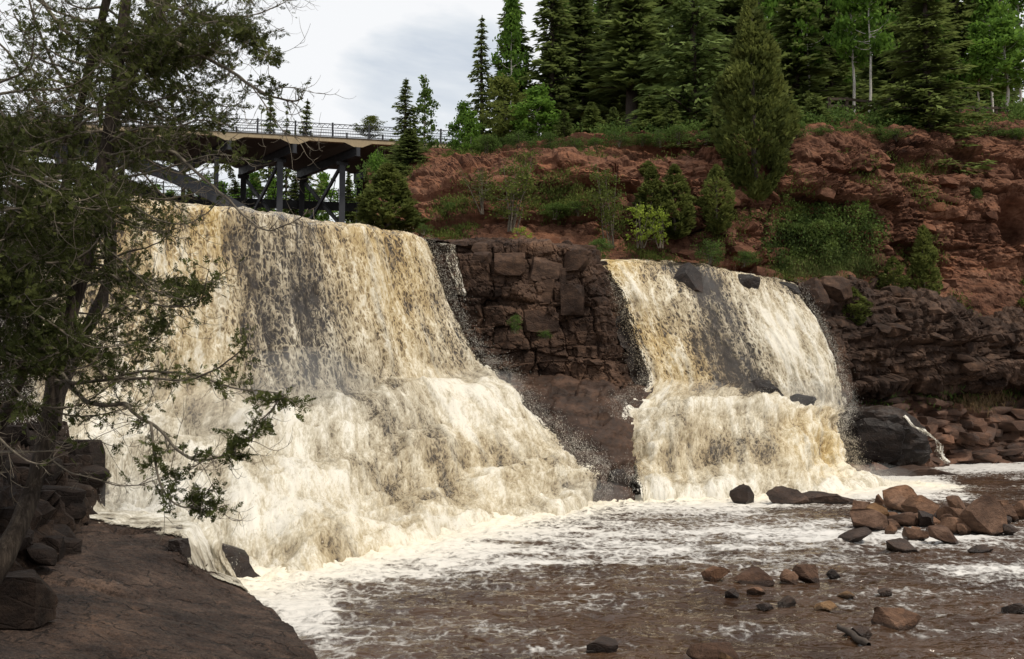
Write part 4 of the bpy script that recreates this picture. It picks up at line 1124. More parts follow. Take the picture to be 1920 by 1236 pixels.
G1 = 'forest trees along the cliff top'
SPR = [
 ('slim_spruce', 0, 905, 300, 28, 80, 66, 'slim dark spruce at the far left end of the forest, against the sky'),
 ('spruce', 0, 962, 292, -40, 122, 65, 'tall spruce just right of the slim spruce whose tip shows against the sky'),
 ('spruce', 2, 1035, 272, -90, 130, 63, 'tall spruce rising behind the bright green aspen on the cliff top'),
 ('spruce', 1, 1092, 270, -110, 130, 64, 'tall dark spruce between the bright aspen and the spruce with the long bare trunk'),
 ('spruce', 3, 1185, 268, -70, 178, 61, 'spruce with a long bare lower trunk above the notch in the red cliff'),
 ('spruce', 2, 1140, 266, -130, 120, 69, 'dark spruce half hidden left of the long bare trunk'),
 ('spruce', 0, 1248, 268, -130, 150, 63, 'dense spruce left of the soft-needled pine'),
 ('spruce', 1, 1490, 268, -120, 160, 64, 'dark spruce rising right of the great hanging cedar'),
 ('spruce', 0, 1556, 245, -140, 160, 68, 'dark spruce filling the gap left of the white birch stems'),
 ('spruce', 1, 1672, 240, -150, 150, 68, 'dark spruce between the white birch stems and the spruce at the cliff edge'),
 ('spruce', 3, 1370, 270, -140, 170, 66, 'dark spruce behind the great hanging cedar, left of its tip'),
 ('spruce', 3, 1800, 230, -120, 130, 72, 'spruce standing behind the right side of the cliff-edge spruce'),
]
for kd, k, px, b, t, w, Y, lab in SPR:
    plant(kd, k, px, b, t, w, Y + RY(px), 'spruce_tree', lab, 'tree', G1)
plant('big_spruce', 0, 1745, 318, -110, 235, 51 + RY(1745), 'spruce_tree', 'broad spruce with layered boughs drooping over the edge of the red cliff', 'tree', G1)
plant('pine', 0, 1302, 300, -130, 215, 57, 'pine_tree', 'soft-needled pine left of the great hanging cedar', 'tree', G1)
plant('big_cedar', 0, 1415, 376, -15, 158, 47.3 + RY(1415), 'cedar_tree', 'great dark cedar hanging down over the red cliff', 'tree', G1)
rs = np.random.RandomState(77)
for k in range(26):
    px = 1030 + 880 * (k + rs.rand()) / 26.; Y = rs.uniform(72, 104)
    z0 = 18.2 + (.5 if px > 1500 else 0)
    o = plant('spruce', 2 + k % 2, px, HZ - (z0 - CAMZ) / Y * FPX, -rs.uniform(20, 180), rs.uniform(80, 120), Y + RY(px), 'spruce_tree', 'dark spruce deep in the forest behind the cliff-edge trees', 'tree', 'spruces deep in the forest')
for k, (px, t, Y, wh) in enumerate([(1070,-30,80,'behind the spruces right of the bright aspen'),(1225,-80,82,'just right of the long bare trunk'),(1330,-60,84,'behind the soft-needled pine'),(1455,-90,78,'beside the tip of the great hanging cedar'),(1560,-60,84,'behind the birches left of the fence'),(1700,-80,82,'left of the tip of the cliff-edge spruce'),(1770,-40,76,'behind the broad cliff-edge spruce'),(1850,10,84,'behind the thin saplings near the right edge')]):
    plant('aspen', k, px, HZ - 15.4 / Y * FPX, t, 105, Y + RY(px) * .5, 'leafy_tree', 'bright leafy tree glimpsed ' + wh, 'tree', 'leafy trees deep in the forest')
# leafy trees of the forest edge
plant('aspen', 0, 1007, 300, 155, 100, 56.5, 'aspen_tree', 'bright green young aspen on the cliff top in front of dark spruces', 'tree')
plant('olive', 0, 948, 305, 128, 125, 58, 'leafy_tree', 'olive-green leafy tree in front of the two leftmost tall spruces', 'tree')
plant('aspen', 1, 955, 260, -20, 70, 63, 'birch_tree', 'birch with sparse bright leaves high in the second spruce from the left', 'tree')
plant('aspen', 1, 1140, 230, -60, 80, 72, 'birch_tree', 'bright leafy birch top glimpsed between tall spruces above the notch', 'tree')
plant('aspen', 1, 1600, 225, -90, 95, 59.5 + RY(1600), 'birch_tree', 'birch with bright leaves, left of the pair of white stems', 'tree')
plant('aspen', 1, 1628, 208, -100, 110, 58 + RY(1628), 'birch_tree', 'white-stemmed birch by the wooden fence with hanging bright leaves', 'tree')
plant('aspen', 1, 1515, 210, -70, 90, 63 + RY(1515), 'birch_tree', 'pale thin birch behind the fence, left of the white-stemmed birches', 'tree')
for k, (px, b, t, w, Y, lab) in enumerate([
  (1888, 216, 20, 120, 62, 'bright leafy sapling at the right edge above the far fence rail'),
  (1836, 214, 40, 80, 64, 'thin leafy sapling left of the bright one at the right edge'),
  (1862, 206, -60, 90, 70, 'tall thin aspen behind the saplings near the right edge'),
  (1915, 205, -90, 90, 72, 'tall thin aspen touching the right edge of the forest')]):
    plant('aspen', k, px, b, t, w, Y + RY(px), 'aspen_tree', lab, 'tree')
# round the bridge end
plant('cedar', 0, 727, 446, 302, 128, 45.5, 'cedar_tree', 'dense olive cedar cone at the end of the wide fall, in front of the bridge', 'tree')
plant('slim_spruce', 0, 760, 300, 146, 74, 60, 'spruce_tree', 'lone spruce rising above the bridge railing near its right end', 'tree')
plant('spruce', 0, 768, 345, 240, 108, 56, 'spruce_tree', 'low spreading spruce below the railing, right of the olive cedar cone', 'tree')
plant('aspen_sparse', 0, 797, 340, 138, 62, 60.5, 'aspen_tree', 'thin sparse aspen leaning beside the lone spruce at the bridge end', 'tree')
plant('bright_bush', 1, 712, 395, 272, 66, 58, 'leafy_bush', 'bright green bush behind the olive cedar cone under the bridge', 'bush')
plant('aspen', 0, 866, 335, 184, 56, 59, 'leafy_tree', 'fresh green leafy tree where the bridge meets the cliff', 'tree')
plant('aspen', 1, 884, 330, 205, 60, 57, 'leafy_tree', 'fresh green leafy tree beside the foot of the slim spruce', 'tree')
plant('bright_bush', 1, 822, 345, 284, 52, 58, 'leafy_bush', 'fresh green bush below the right end of the bridge railing', 'bush')
plant('olive', 0, 690, 262, 213, 60, 105, 'leafy_tree', 'small leafy crown showing above the bridge railing left of the lone spruce', 'tree')
for k, (px, t, w, lab) in enumerate([(503, 178, 34, 'leftmost of the three small spruces behind the bridge railing'), (536, 192, 20, 'smallest middle one of the three small spruces behind the bridge railing'), (574, 185, 36, 'rightmost of the three small spruces behind the bridge railing')]):
    plant('slim_spruce', k, px, 420, t, w * 2.0, 128, 'spruce_tree', lab, 'tree', 'small spruces behind the bridge')
for k in range(17):
    px = 215 + 33 * k + rs.uniform(-8, 8)
    plant(['aspen', 'spruce', 'aspen'][k % 3], k, px, 450, 318 + rs.uniform(-14, 30) + (18 if px < 420 else 0), rs.uniform(46, 70), rs.uniform(122, 150), 'leafy_tree' if k % 3 != 1 else 'spruce_tree', 'distant green tree seen under the bridge deck', 'tree', 'far trees seen under the bridge')
# plants on the cliff face
CLF = [
 ('thicket', 0, 958, 432, 290, 118, 44.6, 'thicket', 'tall sparse yellow-green thicket on the cliff left of centre', 'bush'),
 ('thicket', 1, 905, 400, 310, 90, 46.5, 'thicket', 'sparse pale thicket high on the red slope right of the bridge end', 'bush'),
 ('thicket', 0, 1147, 462, 305, 92, 44.5, 'thicket', 'tall olive thicket with thin stems above the dark outcrop', 'bush'),
 ('cedar', 1, 1222, 432, 308, 70, 45.7, 'cedar_tree', 'narrow cedar on the cliff above the right fall, left of its pair', 'tree'),
 ('cedar', 0, 1266, 444, 304, 84, 45.4, 'cedar_tree', 'cedar on the cliff above the right fall, right one of its pair', 'tree'),
 ('cedar', 2, 1345, 434, 304, 72, 45.6, 'cedar_tree', 'irregular cedar left of the foot of the great hanging cedar', 'tree'),
 ('bright_bush', 0, 1197, 464, 376, 100, 44.0, 'sapling', 'yellow-green maple sapling above the left end of the right fall', 'sapling'),
 ('bright_bush', 0, 1242, 464, 392, 66, 43.8, 'sapling', 'small yellow-green sapling under the pair of cliff cedars', 'sapling'),
 ('bright_bush', 0, 978, 458, 424, 60, 41.2, 'sapling', 'small yellow-green sapling on top of the dark outcrop', 'sapling'),
 ('bush', 0, 1122, 492, 440, 64, 42.4, 'leafy_bush', 'green bush at the right corner of the dark outcrop', 'bush'),
 ('bush', 1, 1330, 500, 440, 62, 43.6, 'leafy_bush', 'low green bush just above the right fall lip', 'bush'),
 ('bush', 0, 1040, 412, 378, 70, 45.8, 'leafy_bush', 'low green bush on the middle ledge of the red cliff', 'bush'),
 ('bush', 1, 1085, 405, 372, 60, 45.8, 'leafy_bush', 'low green bush beside the olive thicket on the red cliff', 'bush'),
 ('bush', 0, 845, 405, 375, 36, 47.2, 'leafy_bush', 'tiny green bush on the red slope right of the olive cedar cone', 'bush'),
 ('bush', 1, 795, 440, 415, 40, 43.8, 'leafy_bush', 'tiny green bush at the foot of the red slope by the cedar cone', 'bush'),
 ('cedar', 1, 1735, 575, 418, 64, 44.5, 'cedar_tree', 'bright conical cedar standing before the red cliff at right', 'tree'),
 ('cedar', 2, 1676, 556, 478, 52, 44.0, 'cedar_tree', 'short bushy cedar left of the bright conical cedar', 'tree'),
 ('cedar', 2, 1912, 640, 492, 70, 44.6, 'cedar_tree', 'cedar cut by the right edge of the picture beside the cliff', 'tree'),
 ('cedar', 2, 1600, 612, 535, 66, 42.3, 'cedar_bush', 'olive cedar bush clinging to the dark ledge beside the right fall', 'bush'),
 ('bush', 1, 1740, 656, 606, 46, 43.4, 'leafy_bush', 'small bush hanging on the dark ledge below the conical cedar', 'bush'),
 ('bright_bush', 1, 1620, 392, 366, 20, 46.0, 'sapling', 'tiny bright sapling on a shelf of the red cliff', 'sapling'),
 ('bush', 0, 1830, 395, 345, 30, 45.6, 'leafy_bush', 'dark bush in a crevice of the red cliff near the cave', 'bush'),
 ('cedar', 2, 1215, 335, 300, 40, 47.3, 'cedar_bush', 'dark low cedar at the top of the red cliff above its pair', 'bush'),
 ('bush', 1, 1395, 500, 465, 60, 43.4, 'leafy_bush', 'low green bush at the left end of the shrub slope', 'bush'),
 ('bush', 0, 965, 625, 585, 34, 36.2, 'fern', 'small green fern on the face of the dark outcrop, upper one', 'plant'),
 ('bush', 1, 1022, 636, 616, 32, 36.2, 'fern', 'small green fern on the face of the dark outcrop, lower right one', 'plant'),
]
for kd, k, px, b, t, w, Y, nm, lab, cat in CLF:
    plant(kd, k, px, b, t, w, Y + RY(px) * (1 if px > 1500 else 1), nm, lab, cat)
RIM = [(912, 'at the foot of the slim spruce'), (975, 'right of the olive-green leafy tree'), (1030, 'at the foot of the bright young aspen'), (1075, 'right of the bright young aspen'), (1118, 'left of the cliff notch'),
 (1160, 'under the long bare trunk'), (1205, 'with pale stems at the head of the cliff notch'), (1238, 'left of the soft-needled pine'), (1272, 'under the soft-needled pine'), (1322, 'between the pine and the hanging cedar'),
 (1492, 'just right of the great hanging cedar'), (1530, 'below the left end of the birch fence'), (1566, 'under the left post of the birch fence'), (1608, 'below the white-stemmed birch'), (1650, 'right of the white-stemmed birch'),
 (1682, 'left of the broad cliff-edge spruce'), (1812, 'right of the broad cliff-edge spruce'), (1858, 'below the right-hand fence'), (1902, 'at the right edge below the fence')]
for k, (px, where) in enumerate(RIM):
    by = np.interp(px, pxr, rowsY[4][0]) - rs.uniform(-2, 9); Y = np.interp(px, pxr, rowsY[4][1]) + RY(px) + rs.uniform(.3, 2.0)
    plant('bush', k, px, by, by - rs.uniform(22, 44), rs.uniform(44, 74), Y, 'leafy_bush', 'low bush on the cliff top ' + where, 'bush', 'bushes along the cliff top')

YNG = [(1058, 276, 205, 62, 55, 'right of the bright young aspen'), (1112, 272, 190, 70, 55, 'left of the cliff notch'), (1150, 268, 200, 60, 55.5, 'under the spruce with the long bare trunk'), (1218, 268, 178, 78, 54, 'at the head of the cliff notch'),
 (1262, 274, 190, 80, 53, 'at the feet of the soft-needled pine'), (1340, 284, 200, 80, 52, 'between the pine and the hanging cedar'), (1482, 268, 180, 76, 52, 'touching the right side of the hanging cedar'), (1530, 252, 178, 66, 53, 'near the left post of the birch fence'),
 (1690, 262, 188, 72, 52, 'left of the broad cliff-edge spruce'), (1818, 236, 165, 64, 55, 'right of the broad cliff-edge spruce'), (880, 322, 238, 56, 58, 'beneath the slim spruce at the forest end'), (985, 300, 222, 60, 57, 'behind the bright young aspen')]
for k, (px, b, t, w, Y, where) in enumerate(YNG):
    plant('spruce' if k % 2 else 'slim_spruce', k, px, b + 6, t, w, Y + RY(px), 'young_spruce', 'young spruce on the cliff top ' + where, 'tree', 'young spruces along the cliff top')

# ---- ground cover scattered on the rock surfaces
def to_px(X):
    d = X - np.array([0, 0, CAMZ])
    c, s = math.cos(PITCH), math.sin(PITCH)
    yy = d[..., 1] * c + d[..., 2] * s; zz_ = -d[..., 1] * s + d[..., 2] * c
    return CX + FPX * d[..., 0] / yy, CY - FPX * zz_ / yy
def cover(name, X, region, n, L, mat, label, cat, seed, up=.9, wid=.4, lift=.5, parent=None):
    rs = np.random.RandomState(seed)
    p = X.reshape(-1, 3); px, py = to_px(p)
    w = region(px, py, p)
    w = np.nan_to_num(w) + 1e-12
    a = rs.choice(len(p), n, p=w / w.sum())
    sp = np.linalg.norm(X[0, 0] - X[0, 1]) * 1.2
    C = p[a] + rs.normal(0, .12 + sp * .5, (n, 3)) * (1, 1, .5)
    hgt = np.clip(.5 + .9 * noise3(C * .8), .1, 1.4)
    C[:, 2] += rs.rand(n) ** 1.3 * lift * hgt; C[:, 1] -= rs.rand(n) * .25
    D = np.array([0, 0, up]) + rs.normal(0, .5, (n, 3))
    ll = L * rs.uniform(.6, 1.3, n)
    V, F_, T = leaves(C, D, ll, ll * wid, rs, np.clip(.5 + .6 * noise3(C * 1.1 + 9) + .15 * rs.normal(size=n), 0, 1))
    o = add(name, mesh_np(name, V, F_, dict(tint=T), False, [mat]), parent)
    return tag(o, label, cat, None, 'stuff')
def ell(cx, cy, rx, ry): return lambda px, py, p: np.clip(1.15 - ((px - cx) / rx) ** 2 - ((py - cy) / ry) ** 2 + .45 * noise3(p * .7 + 3), 0, 1)
M_SHRUB = leaf_mat('shrub_leaves', (.022, .036, .012), (.060, .088, .024), (.12, .165, .04), .38)
cover('shrub_cover', REDX, ell(1540, 450, 118, 66), 15000, .15, M_SHRUB, 'mat of low green shrubs on the slope above the right fall', 'shrubs', 3, .5, .55, .55)
cover('shrub_cover', REDX, ell(1560, 425, 90, 40), 2600, .14, M_LEAFD, 'fresh green shoots on top of the shrub slope', 'shrubs', 4, .5, .55, .75)
cover('grass', REDX, ell(1560, 500, 110, 26), 9000, .22, M_GRASS, 'dry and green grass at the foot of the shrub slope', 'grass', 5, 1., .12, .2)
cover('grass', PLX, lambda px, py, p: np.clip(.3 + noise3(p * .4), 0, 1) * (p[:, 1] < 78), 20000, .24, M_LEAFD, 'undergrowth on the forest floor above the cliff', 'undergrowth', 6, .3, .62, .9)
cover('grass', REDX[-70:], lambda px, py, p: np.clip(.1 + noise3(p * .5), 0, 1) * sstep(-20, 30, np.interp(px, pxr, rowsY[4][0]) + 8 - py), 20000, .19, M_LEAFD, 'green undergrowth along the upper edge of the red cliff', 'undergrowth', 7, .3, .6, .7)
cover('grass', REDX, lambda px, py, p: np.clip(noise3(p * .35 + 8) - .05, 0, 1) * (px < 1850) * (py > 290), 26000, .17, M_LEAFY, 'scattered tufts of grass and weeds on the red cliff', 'weeds', 8, .9, .3, .3)
cover('grass', LSX, lambda px, py, p: np.clip(1.2 - np.abs((py - 742) / 24), 0, 1) * np.clip(.4 + noise3(p * .6), 0, 1) * (px > 1600), 5000, .30, M_LEAFD, 'strip of grass under the overhanging dark ledge', 'grass', 9, 1., .14, .25)
cover('dry_grass', LSX, lambda px, py, p: ((px > 1790) & (px < 1885)) * np.clip(1.2 - np.abs((py - 752) / 14), 0, 1), 1500, .55, leaf_mat('straw', (.10, .065, .03), (.19, .13, .07), (.3, .22, .12), .3), 'hanging fringe of dry straw-coloured grass below the overhang', 'grass', 10, -1.2, .06, -.1)

# ---- wooden fence on the cliff top
def fence(pts, label):
    M_WOOD = bpy.data.materials.get('weathered_wood') or pmat('weathered_wood', (.06, .046, .034), .9, .35, .15, 0, 7)
    W = [P(px, py, Y + RY(px)) for px, py, Y in pts]
    o = tag(empty('wooden_fence', tuple(W[0])), label, 'fence', 'wooden fences on the cliff top')
    l0 = np.array(o.location)
    for p_ in W:
        V, F_ = boxes([bar(p_ - (0, 0, .5), p_ + (0, 0, .75), .16, .16, up=(1, 0, 0))])
        add('post', mesh_np('post', V - l0, F_, None, False, [M_WOOD]), o)
    for a, c in zip(W[:-1], W[1:]):
        for h in (.62, .2):
            V, F_ = boxes([bar(a + (0, -.1, h), c + (0, -.1, h), .07, .15)])
            add('rail', mesh_np('rail', V - l0, F_, None, False, [M_WOOD]), o)
fence([(1555, 206, 56.5), (1588, 206, 56.3), (1640, 212, 55.5), (1668, 205, 55.5)], 'wooden rail fence behind the white-stemmed birch')
fence([(1800, 218, 53.5), (1832, 222, 53), (1868, 222, 53), (1905, 222, 53), (1945, 222, 53)], 'wooden rail fence at the right edge below the saplings')
# ------------------------------------------------------------------ cedars on the near left bank
nrs = np.random.RandomState(2024)
def near_bark():
    b = NB('shredded_cedar_bark')
    n1 = b.noise(b.pos((1, 1, .10)), 34, 6, .7, .3); n2 = b.noise(b.pos((1, 1, .5)), 5, 5, .6)
    c = b.ramp(b.math('ADD', b.math('MULTIPLY', n1, .6), b.math('MULTIPLY', n2, .4)), [(.36, (.012, .009, .007)), (.5, (.034, .026, .020)), (.66, (.085, .068, .052))])
    return b.out(b.bsdf(c, .9, b.bump(n1, .9, .03), .15))
M_BARKN = near_bark()
def smooth_line(pts, n):
    """Catmull-Rom through control points"""
    p = np.asarray(pts, float); p = np.concatenate([[2 * p[0] - p[1]], p, [2 * p[-1] - p[-2]]])
    L = np.linalg.norm(np.diff(p[1:-1], axis=0), axis=1); t = np.concatenate([[0], np.cumsum(L)]); s = np.linspace(0, t[-1] * .9999, n)
    k = np.clip(np.searchsorted(t, s, 'right') - 1, 0, len(L) - 1); f = ((s - t[k]) / L[k])[:, None]
    a, b, c, d = p[k], p[k + 1], p[k + 2], p[k + 3]
    return .5 * ((2 * b) + (-a + c) * f + (2 * a - 5 * b + 4 * c - d) * f ** 2 + (-a + 3 * b - 3 * c + d) * f ** 3)

LEAFY = [(300,120,150,120,.9),(400,110,80,60,.55),(150,60,160,80,.5),(60,280,120,90,.75),(230,60,90,70,.9),(120,420,150,130,.95),(30,560,120,140,1.),(240,420,60,80,.4),(60,660,90,50,.9),
         (265,300,70,50,.35),(350,530,70,40,.6),(300,640,110,60,.75),(200,660,90,60,.6),(430,640,60,45,.6),(520,740,50,30,.8),(470,790,50,40,.8),(400,760,70,40,.5),(330,760,80,40,.5),(440,840,60,35,.8),(310,880,70,45,.55),(380,940,80,30,.8),(250,840,40,60,.4),
         (150,780,60,50,.4),(40,760,60,40,.5),(440,300,45,30,.6),(480,150,50,30,.35),(495,95,36,26,.9),(450,70,50,40,.7),(390,200,70,40,.6),(60,140,80,60,.35),(110,610,80,60,.8),(210,540,60,60,.55)]
def leafy(px, py):
    v = 0 * px
    for cx, cy, rx, ry, w in LEAFY: v = np.maximum(v, w * np.exp(-(((px - cx) / rx) ** 2 + ((py - cy) / ry) ** 2) * .9))
    return v

twigs, spots, sdirs = [], [], []
def arc(p0, d, L, n, droop, curl, rs):
    """a twig that droops first and curls up at its tip"""
    d = d / np.linalg.norm(d); pts = [p0]; st = L / (n - 1)
    side = rs.normal(0, .25, 3)
    for k in range(n - 1):
        f = k / (n - 1)
        d = d + np.array([0, 0, -droop + (droop + curl) * f]) * .5 + rs.normal(0, .10, 3) + side * .12
        d = d / np.linalg.norm(d); pts.append(pts[-1] + d * st)
    return np.array(pts)

def grow_twigs(ln, r0, every, lmin, lmax, rs, sub=True, start=.12):
    """side twigs and foliage sprays along a limb"""
    seg = np.linalg.norm(np.diff(ln, axis=0), axis=1); t = np.concatenate([[0], np.cumsum(seg)]); Lt = t[-1]
    s = start * Lt
    while s < Lt:
        p = np.array([np.interp(s, t, ln[:, i]) for i in range(3)]); k = min(np.searchsorted(t, s), len(ln) - 1)
        tg = ln[k] - ln[k - 1]; tg /= np.linalg.norm(tg) + 1e-9
        d = tg * rs.uniform(.2, 1.) + rs.normal(0, .75, 3) * (1, .8, .8)
        L = rs.uniform(lmin, lmax) * (1.1 - .45 * s / Lt)
        q = arc(p, d, L, 6, .35, .75, rs)
        twigs.append((q, np.linspace(max(.0028, r0 * .28), .0013, 6)))
        px, py = to_px(q); lf = leafy(px, py)
        for j in range(1, 6):
            if rs.rand() < lf[j]:
                for m in range(1 + (rs.rand() < .45)):
                    spots.append(q[j] + rs.normal(0, .012, 3)); sdirs.append(q[j] - q[j - 1] + rs.normal(0, .5, 3) * L / 5)
        if sub:
            for j in rs.randint(1, 5, rs.randint(2, 5)):
                dd = (q[j] - q[j - 1]) / np.linalg.norm(q[j] - q[j - 1]) + rs.normal(0, .7, 3)
                q2 = arc(q[j], dd, L * rs.uniform(.25, .6), 5, .25, .7, rs)
                twigs.append((q2, np.linspace(.0022, .0010, 5)))
                for i in range(1, 5):
                    if rs.rand() < lf[j] * 1.05:
                        for m in range(1 + (rs.rand() < .35)):
                            spots.append(q2[i] + rs.normal(0, .012, 3)); sdirs.append(q2[i] - q2[i - 1] + rs.normal(0, .5, 3) * L / 9)
        s += every * rs.uniform(.5, 1.5)

def fan_mesh(name, C, D, rs, size=.085):
    """cedar sprays: a flat fan of scale-leaf lobes on a short axis"""
    n = len(C)
    C = np.asarray(C); D = np.asarray(D); D = D / (np.linalg.norm(D, axis=1)[:, None] + 1e-9)
    D = D + np.array([0, 0, .10]); D /= np.linalg.norm(D, axis=1)[:, None]
    up = rs.normal(size=(n, 3)) * .8 + (0, -.6, .5)
    S = np.cross(D, up); S /= np.linalg.norm(S, axis=1)[:, None]
    sz = size * rs.uniform(.55, 1.25, n)[:, None]
    Vs, Ts = [], []
    T0 = np.clip(.45 + .5 * noise3(C * 2.2) + .18 * rs.normal(size=n), 0, 1)
    for (f, sd, l, w) in ((.0, 0, .55, .16), (.5, 0, .55, .15), (.18, 1, .42, .14), (.2, -1, .42, .14), (.42, 1, .36, .13), (.45, -1, .36, .13), (.66, 1, .28, .12), (.68, -1, .28, .12)):
        ax = D if sd == 0 else D * .75 + S * sd * .68
        b0 = C + D * sz * f
        e0 = b0 + ax * sz * l
        pr = np.cross(ax, np.cross(D, S)); pr /= np.linalg.norm(pr, axis=1)[:, None]
        md = b0 + ax * sz * l * .55
        nn = np.cross(D, S)
        Vs.append(np.stack([b0, md + pr * sz * w * .5 + nn * sz * .03, e0, md - pr * sz * w * .5 - nn * sz * .03], 1)); Ts.append(np.repeat(T0[:, None], 4, 1))
    V = np.stack(Vs, 1).reshape(-1, 3); T = np.stack(Ts, 1).reshape(-1)
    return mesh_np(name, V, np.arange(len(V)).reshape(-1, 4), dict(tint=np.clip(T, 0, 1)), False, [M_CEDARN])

def near_cedar(trunk, r0, r1, limbs, nproc, label, rs, rng_s=(.15, .98), lscale=1.0, az=None):
    global twigs, spots, sdirs
    ln = smooth_line([P(*c) for c in trunk], 26)
    root = tag(empty('cedar_tree', tuple(ln[0])), label, 'tree', 'cedars on the near left bank')
    l0 = np.array(root.location)
    rad = np.linspace(r0, r1, 26) * (1 + .07 * np.sin(np.arange(26) * 1.9)); rad[0] *= 1.25; rad[1] *= 1.08
    V, F_ = tubes([(ln, rad)], 12)
    V = V + .012 * np.stack([fbm(V * (9, 9, 1.6) + 3 * k, 3) for k in range(3)], 1)
    add('trunk', mesh_np('trunk', V - l0, F_, None, True, [M_BARKN]), root)
    twigs, spots, sdirs = [], [], []
    lines = []
    for L_ in limbs:
        pts, ra, rb, ev, lmin, lmax = L_
        q = smooth_line([P(*c) for c in pts], max(12, 5 * len(pts)))
        q = q + .012 * np.stack([noise3(q * 5 + 20 * k) for k in range(3)], 1)
        lines.append((q, np.linspace(ra, rb, len(q)))); grow_twigs(q, ra, ev, lmin, lmax, rs)
    for k in range(nproc):
        f = rs.uniform(*rng_s); i = int(f * 25)
        a = rs.uniform(*az) if az else rs.uniform(0, 6.28)
        d = np.array([math.cos(a), math.sin(a) * .8, rs.uniform(-.25, .35)])
        L = rs.uniform(.6, 1.7) * lscale
        q = arc(ln[i], d, L, 12, .30, .70, rs)
        lines.append((q, np.linspace(.017, .004, 12))); grow_twigs(q, .015, .07, .15, .42, rs)
    for q, r in list(lines):                                   # long bare curling twigs
        for j in range(max(2, int(3.2 * np.linalg.norm(np.diff(q, axis=0), axis=1).sum()))):
            i = rs.randint(2, len(q)); d = (q[i] - q[i - 1]) / np.linalg.norm(q[i] - q[i - 1]) + rs.normal(0, .8, 3)
            t_ = arc(q[i], d, rs.uniform(.25, .8), 12, .45, .95, rs)
            twigs.append((t_, np.linspace(.0042, .0014, 12)))
            for m in rs.randint(3, 11, 3):
                twigs.append((arc(t_[m], t_[m] - t_[m - 1] + rs.normal(0, .05, 3), rs.uniform(.08, .25), 7, .3, .9, rs), np.linspace(.0026, .001, 7)))
    tw = list(twigs)
    for k, (q, r) in enumerate(lines):
        V, F_ = tubes([(q, r)], 7)
        add('branch', mesh_np('branch', V - l0, F_, None, True, [M_TWIG]), root)
    V, F_ = tubes(tw, 3)
    o = add('twigs', mesh_np('twigs', V - l0, F_, None, True, [M_TWIG]), root); o['kind'] = 'stuff'
    if spots:
        me = fan_mesh('foliage', np.array(spots) - l0, np.array(sdirs), rs)
        o = add('foliage', me, root); o['kind'] = 'stuff'
    print('near cedar', len(lines), 'limbs', len(tw), 'twigs', len(spots), 'sprays')

